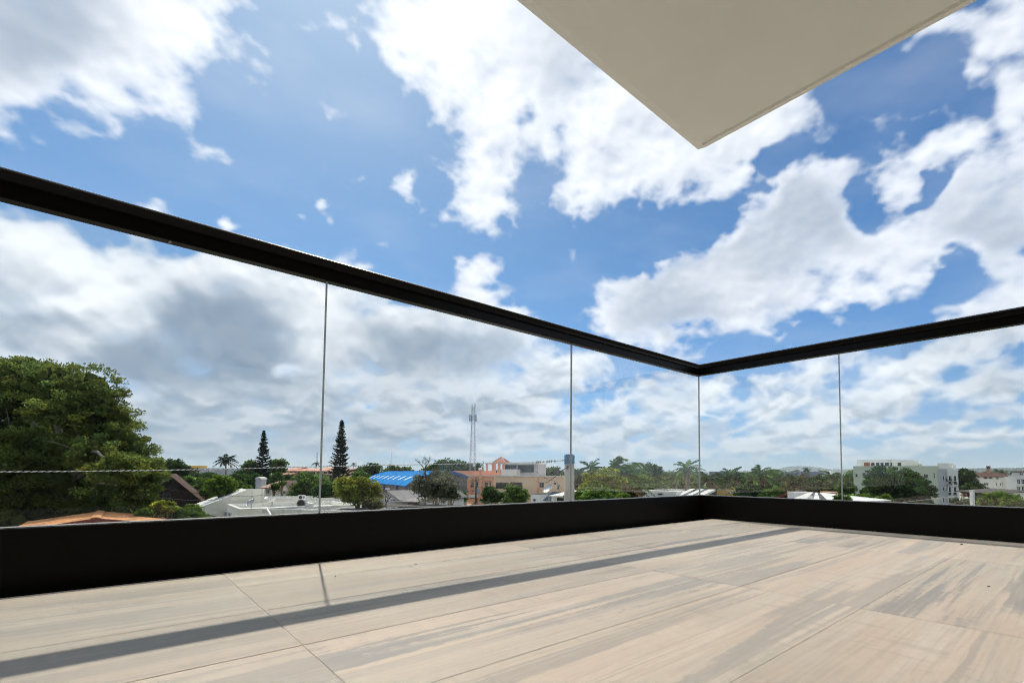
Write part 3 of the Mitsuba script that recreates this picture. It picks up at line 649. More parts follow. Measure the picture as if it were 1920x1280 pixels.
def dish(px, py, Y, r_, az, tilt, label, color='galvanised', stand=.5):
    k = thing('satellite_dish', label, 'satellite dish'); c = at(px, py, Y)
    aim = np.array([math.sin(az) * math.cos(tilt), math.cos(az) * math.cos(tilt), math.sin(tilt)])
    x = np.cross(aim, [0, 0, 1]); x /= np.linalg.norm(x); y = np.cross(x, aim)
    vs, fs = [], []
    rr = np.linspace(0.02, 1, 6); n = 20; ang = np.arange(n) * 2 * np.pi / n
    for side in (0, 1):
        for q in rr:
            for a_ in ang: vs.append(c + r_ * q * (math.cos(a_) * x + math.sin(a_) * y) + aim * (r_ * .28 * q * q - side * .025))
    for side in (0, 1):
        b_ = side * 6 * n
        for i in range(5):
            for j in range(n):
                u0, u1, u2, u3 = b_ + i * n + j, b_ + i * n + (j + 1) % n, b_ + (i + 1) * n + (j + 1) % n, b_ + (i + 1) * n + j
                fs += [[u0, u1, u2], [u0, u2, u3]] if not side else [[u0, u2, u1], [u0, u3, u2]]
    for j in range(n):
        u0, u1 = 5 * n + j, 5 * n + (j + 1) % n; fs += [[u0, u1 + 6 * n, u1], [u0, u0 + 6 * n, u1 + 6 * n]]
    add(k, 'reflector', trimesh.Trimesh(vs, fs, process=False), color, smooth=True)
    f_ = c + aim * r_ * .95
    add(k, 'feed_arm', join([tube([c - y * r_ * .9 + aim * .2 * r_, f_], .03, 5), tube([c + y * r_ * .9 + aim * .2 * r_, f_], .02, 5), trimesh.creation.icosphere(1, .06).apply_translation(f_)]), 'galvanised')
    add(k, 'mast', tube([c - aim * .03, c - [0, 0, r_ + stand]], .05, 6), 'galvanised')
dish(471, 943, 40, .36, -2.6, .7, 'grey satellite dish lying on the flat roof before the slanted white wall', 'galvanised', .1)
dish(510, 940, 43, .30, -1.2, .9, 'small white satellite dish on the flat roof right of the slanted wall', 'white_plastic', .15)

# rose roofed house with a porch
h = thing('rose_roofed_house', 'beige house with rosy gable roof and grey tank room behind the white house', 'house')
fr = face(492, 63, 556, 61); z1 = fr.hit(520, 902)[1]; z0 = fr.hit(520, 914)[1]
x0, x1 = fr.hit(493, 905)[0], fr.hit(546, 905)[0]
for k in range(5):
    xa_, xb_ = x0 + (x1 - x0) * k / 5, x0 + (x1 - x0) * (k + 1) / 5 - .03
    add(h, 'roof_panel', slab(fr.w([[xa_, -.6, z0], [xb_, -.6, z0], [xb_, 2.4, z1], [xa_, 2.4, z1]]), .08), 'roof_rose')
    add(h, 'roof_panel', slab(fr.w([[xa_, 5.4, z0], [xb_, 5.4, z0], [xb_, 2.42, z1], [xa_, 2.42, z1]]), .08), 'roof_rose')
add(h, 'wall', fr.box(x0 + .2, x1 - .05, 0, 4.8, 0, z0 - .1), 'wall_ivory')
gx = fr.hit(548, 905)[0]
add(h, 'porch_gable', fr.prism([(gx - .75, z0 - .35), (gx + .75, z0 - .35), (gx, z1 + .05)], -1.0, -.8), 'wall_ivory')
for s in (-1, 1):
    add(h, 'porch_roof', slab(fr.w([[gx, -1.15, z1 + .12], [gx + s * .95, -1.15, z0 - .42], [gx + s * .95, 1.6, z0 - .42], [gx, 1.6, z1 + .12]]), .07), 'roof_rose')
    add(h, 'porch_column', fr.box(gx + s * .62 - .1, gx + s * .62 + .1, -1.0, -.8, 0, z0 - .36), 'wall_ivory')
tx0, tx1 = fr.hit(479, 905, 1.0)[0], fr.hit(490, 905, 1.0)[0]
add(h, 'tank_room', fr.box(tx0, tx1, 1.0, 1.7, 0, fr.hit(485, 898, 1.0)[1]), 'wall_grey')
zt_ = fr.hit(485, 898, 1.0)[1]
add(h, 'tank_room_roof', fr.prism([(tx0 - .1, zt_ + .005), (tx1 + .1, zt_ + .005), (tx1 - .2, zt_ + .22), ((tx0 + tx1) / 2, zt_ + .32), (tx0 + .2, zt_ + .22)], .9, 1.8), 'roof_white')
winpx(h, fr, 500, 918, 506, 925, 0); winpx(h, fr, 527, 918, 535, 925, 0)

# long salmon roofed building behind the pines
h = thing('salmon_roofed_building', 'long low building with salmon roofs behind the two tall pines', 'building')
fr = face(534, 172, 648, 165); xL, xR = 0, fr.L; z1 = fr.hit(590, 877.5)[1]; z0 = fr.hit(590, 882.5)[1]
add(h, 'wall', fr.box(xL, xR, 0, 10, 0, z0 - .05), 'wall_peach')
n = 6
for k in range(n):
    a_, b_ = xL - .4 + (xR - xL + .8) * k / n, xL - .4 + (xR - xL + .8) * (k + 1) / n - .05
    up = .0 if k % 3 else .35
    add(h, 'roof_panel', slab(fr.w([[a_, -.8, z0], [b_, -.8, z0], [b_, 5, z1 + up], [a_, 5, z1 + up]]), .15), 'roof_salmon')
    add(h, 'roof_panel', slab(fr.w([[a_, 10.8, z0], [b_, 10.8, z0], [b_, 5.03, z1 + up], [a_, 5.03, z1 + up]]), .15), 'roof_salmon')
for px in (543, 551, 559, 568, 577, 586, 595, 608, 616, 624):
    winpx(h, fr, px, 884, px + 5, 888, 0, mull=1)
add(h, 'lower_roof', slab(fr.w([[fr.hit(532, 890)[0], -6, z0 - 1.6], [fr.hit(560, 890)[0], -6, z0 - 1.6], [fr.hit(560, 890)[0], -.02, z0 - .6], [fr.hit(532, 890)[0], -.02, z0 - .6]]), .15), 'roof_salmon')

# blue barrel roofed hall
h = thing('blue_roofed_hall', 'sports hall with a bright blue curved metal roof and grey metal walls', 'building')
G1 = at(759, 911.5, 76)
fr = Frame(G1, (.83, .55)); W = fr.hit(876, 894)[0]                 # x along the gable wall, y to the left along the vault
zE, zF = fr.hit(759, 911.5)[1], fr.hit(876, 894)[1]
zTop = fr.hit(826, 884.5)[1]; xT = fr.hit(826, 884.5)[0]
s_ = np.linspace(0, 1, 17)
xs = s_ * W
lift = zTop - (zE + (zF - zE) * xT / W); c_ = xT / W
zs = zE + (zF - zE) * s_ + lift * np.where(s_ < c_, np.sin(np.pi / 2 * np.minimum(s_ / c_, 1)) ** .9, np.maximum(np.cos(np.pi / 2 * (s_ - c_) / (1 - c_)), 0) ** .9)
LEN = 35.0
prof = [(x, z) for x, z in zip(xs, zs)]
outer = [(x, z + .12) for x, z in zip(xs, zs)]
nb = 9
for k in range(nb):
    y0, y1 = -.4 + (LEN + .8) * k / nb, -.4 + (LEN + .8) * (k + 1) / nb
    add(h, 'roof_sheet', fr.prism(outer + prof[::-1], y0, y1 - .04), 'roof_blue', smooth=25)
    add(h, 'roof_rib', fr.prism([(x, z + .05) for x, z in outer] + outer[::-1], y1 - .10, y1 - .042), 'roof_blue', smooth=25)
    if 0 < k < nb - 0:
        i0, i1 = 2, 5
        pts = [(xs[i], zs[i] + .16) for i in range(i0, i1)] + [(xs[i], zs[i] + .125) for i in range(i1 - 1, i0 - 1, -1)]
        add(h, 'skylight_panel', fr.prism(pts, y0 + 1.2, y0 + 2.0), 'skylight')
add(h, 'gable_wall', fr.prism([(0, 0)] + [(x, z - .02) for x, z in prof] + [(W, 0)], 0, .2), 'metal_mauve')
add(h, 'gable_wall', fr.prism([(0, 0)] + [(x, z - .02) for x, z in prof] + [(W, 0)], LEN - .2, LEN), 'metal_mauve')
add(h, 'gable_trim', fr.prism([(x, z - .02) for x, z in outer] + [(x, z - .38) for x, z in prof[::-1]], -.46, -.41), 'blue_trim')
for k in range(11):
    x = W * (k + .5) / 11; z = np.interp(x, xs, zs)
    add(h, 'wall_rib', fr.box(x - .07, x + .07, -.08, -.001, 0, z - .40), 'metal_mauve')
ff = Frame(fr.w([[0, LEN, 0]])[0], -fr.ey)                                     # the long wall under the eave
add(h, 'side_wall', ff.box(.2, LEN - .2, .4, .6, 0, zE - .03), 'metal_mauve')
add(h, 'side_wall', ff.box(.2, LEN - .2, W - .6, W - .4, 0, zF - .03), 'metal_mauve')
for k in range(4):
    x = LEN * (k + .3) / 4
    add(h, 'blue_column', ff.box(x, x + .28, .12, .38, 0, zE - .04), 'blue_trim')

# grey gabled house in front of the hall
h = thing('grey_gabled_house', 'small house with blank pale gable wall in front of the blue roofed hall', 'house')
fr = face(704, 43, 750, 41); zg = fr.hit(728, 921)[1]; zs0 = fr.hit(748, 935)[1]; xm = fr.hit(729, 921)[0]; xw = fr.hit(750, 930)[0]
add(h, 'gable_wall', fr.prism([(0, 0), (xw, 0), (xw, zs0), (xm, zg), (0, zs0 + .1)], 0, 7), 'wall_grey')
for k in range(4):
    y0, y1 = -.2 + 1.9 * k, -.2 + 1.9 * (k + 1) - .03
    add(h, 'roof_panel', slab(fr.w([[xm, y0, zg + .08], [xw + .3, y0, zs0 - .1], [xw + .3, y1, zs0 - .1], [xm, y1, zg + .08]]), .07), 'roof_grey')
    add(h, 'roof_panel', slab(fr.w([[xm, y0, zg + .08], [-.3, y0, zs0], [-.3, y1, zs0], [xm, y1, zg + .08]]), .07), 'roof_grey')
f3 = face(745, 42, 800, 41); z3 = f3.hit(760, 929)[1]; z3b = f3.hit(760, 938)[1]
for k in range(4):
    xa_, xb_ = f3.L * k / 4, f3.L * (k + 1) / 4 - .03
    add(h, 'roof_panel', slab(f3.w([[xa_, -1.2, z3b], [xb_, -1.2, z3b], [xb_, 2.5, z3], [xa_, 2.5, z3]]), .08), 'roof_grey')
add(h, 'wall', f3.box(.1, f3.L - .1, 0, 2.3, 0, z3b - .05), 'wall_grey')
winpx(h, f3, 757, 941, 785, 946, 0, mull=3, frame='window_frame_dark')
add(h, 'yard_roof', Frame(at(735, 887, 36), (1, -.1)).plate([(-2, 0), (4.5, 0), (4.5, 2.2), (-2, 2.2)], at(750, 949, 36)[2] - .1, at(750, 949, 36)[2]), 'shed_roof')

# orange school-like building
h = thing('orange_building', 'long orange and peach two storey building with a little red pyramid roofed stair tower', 'building')
fr = face(866, 112, 1060, 106); X = lambda px, py=900, y=0.0: fr.hit(px, py, y)[0]; Z = lambda py, px=960, y=0.0: fr.hit(px, py, y)[1]
zp = Z(893)
add(h, 'wall', fr.box(X(866), X(925), 0, 12, 0, zp), 'wall_orange')
add(h, 'wall', fr.box(X(925) + .001, X(1062), 0, 12, 0, zp), 'wall_peach')
add(h, 'coping', fr.box(X(874), X(1062), -.25, .3, zp, zp + .22), 'roof_white')
add(h, 'pilaster', join([fr.box(X(a), X(b), -.35, -.001, 0, zp - .05) for a, b in ((880, 883.5), (922, 925), (1008, 1010))]), 'wall_orange')
add(h, 'buttress', fr.prism([(X(898), 0), (X(906), 0), (X(904.5), Z(882)), (X(901), Z(882))], -.6, -.36), 'wall_orange')
zu = Z(882.5, 890, 3.0)
add(h, 'upper_wall', fr.box(fr.hit(850, 885, 3)[0], fr.hit(926, 885, 3)[0], 3, 10, zp + .01, zu), 'wall_orange')
add(h, 'upper_wall', fr.box(fr.hit(924, 885, 2)[0], fr.hit(939, 885, 2)[0], 2, 9, zp + .01, Z(880, 930, 2)), 'wall_orange')
winpx(h, fr, 930, 882, 932.5, 886, 2.0, mull=0)
add(h, 'cream_box', fr.box(fr.hit(939.3, 885, 1.6)[0], fr.hit(966, 885, 1.6)[0], 1.6, 8, zp + .01, Z(879.5, 950, 1.6)), 'roof_white')
# stair tower
tx0, tx1 = fr.hit(926, 870, 4)[0], fr.hit(946, 870, 4)[0]; zt0, zt1 = Z(866, 936, 4), Z(856, 936, 4); xm = (tx0 + tx1) / 2; dpt = tx1 - tx0
tw = add(h, 'stair_tower', join([fr.box(tx0 + i * (dpt - .35) / 2, tx0 + i * (dpt - .35) / 2 + .35, y, y + .35, zp + .3, zt0 - .3) for i in range(3) for y in (4.0, 4.0 + dpt - .35)] + [fr.box(tx0 - .15, tx1 + .15, 3.85, 4.0 + dpt + .15, zt0 - .3, zt0)]), 'wall_orange')
ap = fr.w([[xm, 4 + dpt / 2, zt1]])[0]; cs_ = fr.w([[tx0 - .2, 3.8, zt0 + .01], [tx1 + .2, 3.8, zt0 + .01], [tx1 + .2, 4.2 + dpt, zt0 + .01], [tx0 - .2, 4.2 + dpt, zt0 + .01]])
for i in range(4):
    a_, b_ = cs_[i], cs_[(i + 1) % 4]; m_ = (a_ + b_) / 2
    tri = np.array([a_ * .93 + m_ * .07, b_ * .93 + m_ * .07, ap * .97 + m_ * .03])
    c0 = (cs_.mean(0) + ap) / 2
    add(tw, 'roof_panel', hexa(np.vstack([tri[[0, 1, 2, 2]] * .9 + c0 * .1, tri[[0, 1, 2, 2]]])), 'red_paint')
add(tw, 'hip_edge', join([tube([c, ap], .11, 5) for c in cs_]), 'wall_peach')
add(h, 'pergola', join([fr.box(fr.hit(a, 875, 4)[0], fr.hit(b, 875, 4)[0], 4, 4.4, zp + .3, Z(870, 920, 4)) for a, b in ((911, 914), (922, 925))] + [fr.box(fr.hit(911, 875, 4)[0], fr.hit(926, 875, 4)[0], 3.9, 4.5, Z(870, 920, 4), Z(868, 920, 4))]), 'wall_orange')
# dark penthouse with a thin white roof
qx0, qx1 = fr.hit(944, 875, 5)[0], fr.hit(1009, 875, 5)[0]; zq0, zq1 = Z(887, 975, 5), Z(870, 975, 5)
add(h, 'penthouse', fr.box(qx0, qx1, 5, 11, zp + .01, zq1), 'wall_grey')
add(h, 'penthouse_roof', fr.box(qx0 - .4, qx1 + .2, 4.2, 11.5, zq1 + .002, zq1 + .28), 'roof_white')
winpx(h, fr, 946, 872, 968, 881, 5.0, mull=3, frame='window_frame_dark'); winpx(h, fr, 971, 872, 1001, 885, 5.0, mull=3, frame='window_frame_dark')
add(h, 'tank', trimesh.creation.icosphere(2, .55).apply_transform(np.diag([1, 1, .7, 1])).apply_translation(fr.w([[fr.hit(901, 878, 6)[0], 6, zu + .4]])[0]), 'white_plastic', smooth=True)
add(h, 'roof_aerial', tube([fr.w([[fr.hit(905.5, 880, 5)[0], 5, zu]])[0], fr.w([[fr.hit(905.5, 880, 5)[0], 5, Z(863, 905, 5)]])[0]], [.12, .05], 5), 'cable_dark')
for a, b, c, d, m_, b_ in ((883.5, 903.5, 888.5, 913, 1, 0), (891.5, 903.5, 897, 913, 1, 0), (909.5, 904, 915, 914.5, 1, 0), (918, 904, 923, 914.5, 1, 0), (930.5, 904.5, 953, 915, 7, 2), (957, 904.5, 979, 915, 5, 2),
                       (1011.5, 904, 1020, 914, 1, 0), (1039, 904.5, 1043, 908.5, 0, 0), (873, 919, 875.6, 923, 0, 0), (876.4, 919, 879, 923, 0, 0), (886, 918, 888.5, 922, 0, 0), (1045, 909, 1049, 917, 0, 0), (873, 943, 878, 950, 0, 0), (884, 943, 887, 949, 0, 0)):
    winpx(h, fr, a, b, c, d, 0, mull=m_, bars=b_, frame='window_frame_dark' if m_ > 3 else 'window_frame_white')
add(h, 'sun_shade', join([fr.box(X(a), X(b), -.7, -.001, Z(c), Z(c) + .12) for a, b, c in ((881, 899, 901), (907, 924, 901))]), 'wall_orange')
add(h, 'lower_band', fr.box(X(881), X(904), -.5, -.36, Z(934), Z(928)), 'wall_white')
add(h, 'rubble_roof', slab(fr.w([[X(872), -5, Z(948)], [X(898), -5, Z(948)], [X(898), -.4, Z(936)], [X(872), -.4, Z(936)]]), .15), 'roof_terracotta')

# low white shop and dark shed by the pole
h = thing('white_shed', 'low white walled shed with a small dark window behind the concrete pole', 'building')
fr = face(995, 54, 1022, 53)
flat_house(h, fr, fr.hit(996, 930)[0], fr.hit(1020, 930)[0], 0, 4, fr.hit(1008, 926.5)[1], 'wall_white', par=.15, roof='roof_grey')
winpx(h, fr, 1000, 935, 1005, 940, mull=0)
h = thing('white_cabin', 'white cabin with a sloping metal roof just left of the concrete pole', 'building')
fr = face(1034, 46, 1064, 45); z0, z1 = fr.hit(1050, 929)[1], fr.hit(1050, 921)[1]
add(h, 'wall', fr.box(fr.hit(1034, 930)[0], fr.hit(1066, 930)[0], 0, 3, 0, z0 - .08), 'wall_white')
xs0, xs1 = fr.hit(1035, 930)[0], fr.hit(1068, 930)[0]
for k in range(3):
    a_, b_ = xs0 + (xs1 - xs0) * k / 3, xs0 + (xs1 - xs0) * (k + 1) / 3 - .025
    add(h, 'roof_panel', slab(fr.w([[a_, -.5, z0], [b_, -.5, z0], [b_, 3.2, z1], [a_, 3.2, z1]]), .07), 'roof_white')
winpx(h, fr, 1046, 934, 1056, 940, mull=2, frame='window_frame_dark')
dish(1029, 917, 47, .55, -2.4, .75, 'grey satellite dish on a mast just left of the concrete pole', 'galvanised', .9)
h = thing('tilted_panel_rack', 'rack of dark tilted panels between the white shed and white cabin', 'solar panel')
fr = face(1021, 49, 1036, 48)
for k in range(3):
    a_, b_ = fr.L * k / 3, fr.L * (k + 1) / 3 - .03
    add(h, 'panel', slab(fr.w([[a_, -.2, fr.hit(1028, 938)[1]], [b_, -.2, fr.hit(1028, 938)[1]], [b_, 1.0, fr.hit(1028, 922)[1]], [a_, 1.0, fr.hit(1028, 922)[1]]]), .05), 'dark_pane')
add(h, 'rack', join([fr.box(x, x + .06, .6, .66, 0, fr.hit(1028, 929)[1]) for x in (.1, fr.L / 2, fr.L - .1)]), 'galvanised')

# white low roofs with dark skylights right of the palms
h = thing('white_flat_building', 'low white roofed building with dark sloping skylights at the foot of the glass corner', 'building')
fr = face(1196, 44, 1312, 40); zf_ = fr.hit(1230, 921)[1]
flat_house(h, fr, fr.hit(1196, 925)[0], fr.hit(1268, 925)[0], 0, 6, zf_, 'wall_white', par=.12)
winpx(h, fr, 1234, 924, 1243.5, 928.5, 0, mull=0)
zl, zh = fr.hit(1285, 932)[1], fr.hit(1285, 917)[1]
for k, (a, b) in enumerate(((1264, 1273), (1273.4, 1281), (1281.4, 1290), (1290.4, 1298), (1298.4, 1311))):
    xa_, xb_ = fr.hit(a, 930)[0], fr.hit(b, 930)[0]; sh_ = .55
    add(h, 'skylight' if k in (1, 3) else 'roof_panel', slab(fr.w([[xa_, -.3, zl], [xb_, -.3, zl], [xb_ + sh_, 1.8, zh], [xa_ + sh_, 1.8, zh]]), .10 if k in (1, 3) else .16), 'dark_pane' if k in (1, 3) else 'roof_white')
add(h, 'wall', fr.box(fr.hit(1265, 930)[0], fr.hit(1311, 930)[0], .2, 2.4, 0, zl - .2), 'wall_white')
h = thing('white_van_roof_house', 'far white roofed house glimpsed through leaves above the white flat building', 'house')
fr = face(1203, 70, 1226, 70)
flat_house(h, fr, 0, fr.L, 0, 4, fr.hit(1214, 909)[1], 'wall_white', par=.15); winpx(h, fr, 1213, 911, 1216, 914, 0, mull=0); winpx(h, fr, 1206, 911, 1209, 914, 0, mull=0)

# yellow house
h = thing('yellow_house', 'small yellow house with a cream flat roof below the palms right of the glass corner', 'house')
fr = face(1344, 56, 1386, 55); zz = fr.hit(1360, 918.5)[1]
flat_house(h, fr, 0, fr.L, 0, 5, zz, 'wall_yellow', par=.2)
add(h, 'roof_box', fr.box(fr.hit(1365, 916)[0], fr.hit(1375, 916)[0], .5, 2.5, zz - .15, fr.hit(1370, 914)[1]), 'wall_yellow')
winpx(h, fr, 1364, 922, 1370, 926, 0)

# red roof, white wall block and white metal roof near the right glass joint
h = thing('red_roofed_house', 'house with a dull red sloping roof and a white chimney block below the right railing', 'house')
fr = face(1447, 41, 1490, 39); z0, z1 = fr.hit(1460, 937)[1], fr.hit(1478, 924.5)[1]
xa, xb = fr.hit(1437, 930)[0], fr.hit(1478, 930)[0]
for k in range(4):
    y0, y1 = 1.1 * k, 1.1 * (k + 1) - .03
    add(h, 'roof_panel', slab(fr.w([[xa, y0, z0], [xb, y0, z1], [xb, y1, z1], [xa, y1, z0]]), .08), 'roof_red')
add(h, 'wall', fr.box(xa + .3, xb, .3, 4.2, 0, z0 - .1), 'wall_white')
add(h, 'chimney_block', fr.box(fr.hit(1478.3, 930)[0], fr.hit(1490, 930)[0], -.1, 2.2, 0, fr.hit(1484, 923)[1]), 'wall_white')
h = thing('white_metal_roof_house', 'house with a weathered white hipped metal roof left of the right glass joint', 'house')
fr = face(1490, 37, 1575, 34); zr_ = fr.hit(1530, 923)[1]; ze_ = fr.hit(1530, 938)[1]
rx0, rx1 = fr.hit(1517, 925, 3)[0], fr.hit(1545, 925, 3)[0]; zr_ = fr.hit(1530, 923, 3)[1]
ex0, ex1 = fr.hit(1484, 937)[0], fr.hit(1584, 937)[0]
nn = 7
for k in range(nn):
    t0, t1 = k / nn, (k + 1) / nn - .006
    add(h, 'roof_panel', slab(fr.w([[ex0 + (ex1 - ex0) * t0, 0, ze_], [ex0 + (ex1 - ex0) * t1, 0, ze_], [rx0 + (rx1 - rx0) * t1, 3, zr_], [rx0 + (rx1 - rx0) * t0, 3, zr_]]), .07), 'roof_stained' if k in (2, 4) else 'roof_white')
add(h, 'roof_panel', slab(fr.w([[ex0, 6, ze_], [ex1, 6, ze_], [rx1, 3.02, zr_], [rx0, 3.02, zr_]]), .07), 'roof_white')
for e_, r_ in ((ex0, rx0), (ex1, rx1)):
    q = fr.w([[e_, 0.02, ze_], [e_, 5.98, ze_], [r_, 3.01, zr_]])
    add(h, 'roof_hip', hexa(np.vstack([q[[0, 1, 2, 2]] - [0, 0, .07], q[[0, 1, 2, 2]]])), 'roof_white')
add(h, 'wall', fr.box(ex0 + .3, ex1 - .3, .3, 5.7, 0, ze_ - .08), 'wall_white')
h = thing('terracotta_row', 'low house with a white flat roof behind the weathered white metal roof', 'house')
fr = face(1476, 62, 1572, 60)
flat_house(h, fr, fr.hit(1476, 924)[0], fr.hit(1512, 924)[0], 0, 5, fr.hit(1500, 921.5)[1], 'wall_peach', par=.2)
add(h, 'annex', fr.box(fr.hit(1545, 924)[0], fr.hit(1572, 924)[0], 0, 4, 0, fr.hit(1560, 923)[1]), 'wall_pink')
winpx(h, fr, 1484, 924, 1490, 927, 0)

# far grey and white blocks on the horizon
def block(px0, px1, top, Y, wall, label, rows=2, cols=3, roof='roof_white', dpth=12):
    k = thing('apartment_block', label, 'building', ); f = face(px0, Y, px1, Y * .98); z = f.hit((px0 + px1) / 2, top)[1]
    flat_house(k, f, 0, f.L, 0, dpth, z, wall, par=.5, roof=roof)
    for r_ in range(rows):
        for c in range(cols):
            w_ = f.L / (cols * 1.9); x = f.L * (c + .5) / cols - w_ / 2; zz = z - 1.6 - 3.0 * r_
            window(k, f, x, x + w_, zz - 1.2, zz, 0, mull=1, t=.09)
    return k, f, z
block(1330, 1352, 884, 250, 'wall_slate', 'dark grey far block seen between the two palms right of the glass corner', 2, 2)
block(1384, 1408, 883.5, 240, 'wall_white', 'white far apartment block left of the bright windblown palm', 3, 3)
block(1446, 1462, 884.5, 230, 'wall_slate', 'slate grey far block just right of the bright windblown palm', 2, 1)
block(1462.3, 1489, 886, 236, 'wall_white', 'low white far building between two slate grey blocks', 1, 3)
block(1489.5, 1502, 884, 232, 'wall_slate', 'slate grey far block with one window column behind the brown palm', 3, 1)
block(1502.5, 1528, 885.5, 240, 'wall_grey', 'mid grey far block with balconies left of the small dark palm', 2, 3)
kb, f_, z_ = block(1546, 1600, 890, 215, 'wall_slate', 'broad slate grey block with white upper storey beside the pale green apartment building', 2, 5)
add(kb, 'upper_storey', f_.box(f_.L * .22, f_.L * .92, 2, 10, z_ - .45, f_.hit(1575, 883, 2)[1]), 'wall_white')
block(1530, 1546, 887, 260, 'wall_grey', 'narrow grey far block behind the small dark palm', 2, 2)
block(352, 361, 873, 210, 'wall_yellow', 'small yellow roof room far behind the dark trees on the left', 1, 1, 'wall_yellow', 5)
block(336, 400, 877.5, 205, 'wall_grey', 'long grey far roofline behind the dark gable house', 1, 8)
block(806, 819, 876.5, 190, 'wall_pink', 'small pinkish far roof room among the trees above the blue roof', 1, 1, 'roof_salmon', 6)

# pale green apartment building on the right
h = thing('apartment_building', 'large pale green apartment building with white penthouse behind the big dark tree', 'building')
fr = face(1600, 100, 1760, 93); z1 = fr.hit(1700, 874.5)[1]
add(h, 'wall', fr.box(0, fr.L, 0, 14, 0, z1), 'wall_green')
add(h, 'coping', fr.box(-.05, fr.L + .05, -.05, 14, z1, z1 + .12), 'wall_green')
add(h, 'string_course', fr.box(0, fr.L, -.06, -.001, fr.hit(1700, 885.5)[1] - .06, fr.hit(1700, 885.5)[1]), 'wall_green')
px_, py_ = fr.hit, 3.0
add(h, 'penthouse', fr.box(fr.hit(1607, 868, 3)[0], fr.hit(1690, 868, 3)[0], 3, 11, z1 + .13, fr.hit(1650, 861.5, 3)[1]), 'wall_white')
add(h, 'stair_box', fr.box(fr.hit(1691, 868, 2.4)[0], fr.hit(1713, 868, 2.4)[0], 2.4, 8, z1 + .13, fr.hit(1700, 862.5, 2.4)[1]), 'roof_white')
add(h, 'stair_box', fr.box(fr.hit(1713.3, 868, 3.2)[0], fr.hit(1721, 868, 3.2)[0], 3.2, 8, z1 + .13, fr.hit(1717, 863, 3.2)[1]), 'wall_ivory')
add(h, 'roof_tank', fr.box(fr.hit(1722, 870, 4)[0], fr.hit(1729, 870, 4)[0], 4, 7, z1 + .13, fr.hit(1725, 869, 4)[1]), 'roof_white')
add(h, 'penthouse_panel', fr.box(fr.hit(1620, 870, 3)[0], fr.hit(1631, 870, 3)[0], 2.9, 2.999, fr.hit(1625, 874, 3)[1], fr.hit(1625, 867, 3)[1]), 'wall_brick')
for a, b in ((1633, 1640), (1642.5, 1649), (1650.5, 1657), (1659, 1667), (1669, 1673), (1683, 1690)):
    winpx(h, fr, a, 867, b, 874, 3.0, mull=0, t=.06)
add(h, 'penthouse_panel', fr.box(fr.hit(1674, 870, 3)[0], fr.hit(1682, 870, 3)[0], 2.9, 2.999, fr.hit(1678, 874, 3)[1], fr.hit(1678, 867, 3)[1]), 'wall_ivory')
winpx(h, fr, 1717, 889, 1721, 895.5, 0); winpx(h, fr, 1732, 889, 1740, 896, 0); winpx(h, fr, 1617, 886, 1623, 892, 0); winpx(h, fr, 1732, 912, 1740, 919, 0); winpx(h, fr, 1750.5, 886, 1753, 896.5, 0, mull=0)
for z_px in (886, 909, 931):
    winpx(h, fr, 1604, z_px + 2, 1608, z_px + 8, 0, mull=0)
# the narrow white flank with stacked windows
f2 = face(1753.5, 93.2, 1797, 91)
zt = f2.hit(1775, 879)[1]
add(h, 'flank_wall', f2.box(fr.hit(0, 0)[0] * 0 + f2.hit(1760.5, 900)[0], f2.hit(1777, 900)[0], 0, 6, 0, zt), 'wall_grey')
add(h, 'flank_wall', f2.box(f2.hit(1777, 900)[0] + .001, f2.hit(1786, 900)[0], -.5, 6, 0, zt + .25), 'wall_white')
add(h, 'flank_wall', f2.box(f2.hit(1786, 900)[0] + .001, f2.hit(1797, 900)[0], -.9, 6, 0, zt - .1), 'wall_white')
add(h, 'roof_room', f2.box(f2.hit(1757, 870, 1)[0], f2.hit(1777, 870, 1)[0], 1, 6, zt + .01, f2.hit(1768, 868, 1)[1]), 'roof_white')
add(h, 'roof_room', f2.box(f2.hit(1777.5, 870, 1.5)[0], f2.hit(1786, 870, 1.5)[0], 1.5, 6, zt + .26, f2.hit(1780, 868, 1.5)[1]), 'wall_ivory')
tk = trimesh.creation.cylinder(.30, 1.1, sections=16); tk.apply_translation(f2.w([[f2.hit(1789, 875, .5)[0], .5, f2.hit(1789, 877, .5)[1]]])[0]); add(h, 'water_tank', tk, 'white_plastic', smooth=40)
for zp_ in (892, 912.5, 933):
    for a, b, yy, hh in ((1768, 1770.5, 0, 8), (1773, 1775, 0, 8), (1779, 1783, -.5, 9.5), (1788.5, 1793, -.9, 9.5)):
        winpx(h, f2, a, zp_, b, zp_ + hh, yy, mull=0, t=.05)
        if hh > 9: winpx(h, f2, a, zp_ + hh + 1.5, b, zp_ + hh + 5.5, yy, mull=0, t=.05, frame='window_frame_dark')

# brown roofed white house
h = thing('brown_roofed_house', 'cream two storey house with dark hipped roof and small roof turret', 'house')
fr = face(1822, 124, 1884, 118); zE_ = fr.hit(1850, 893)[1]; zR_ = fr.hit(1850, 885.5, 4)[1]
add(h, 'wall', fr.box(fr.hit(1826, 900)[0], fr.hit(1890, 900)[0], 0, 9, 0, zE_ - .05), 'wall_ivory')
ex0, ex1 = fr.hit(1822, 893)[0], fr.hit(1882, 893)[0]; r0, r1 = fr.hit(1828, 886, 4)[0], fr.hit(1872, 886, 4)[0]
for k in range(6):
    t0, t1 = k / 6, (k + 1) / 6 - .006
    add(h, 'roof_panel', slab(fr.w([[ex0 + (ex1 - ex0) * t0, -.5, zE_], [ex0 + (ex1 - ex0) * t1, -.5, zE_], [r0 + (r1 - r0) * t1, 4, zR_], [r0 + (r1 - r0) * t0, 4, zR_]]), .12), 'roof_brown')
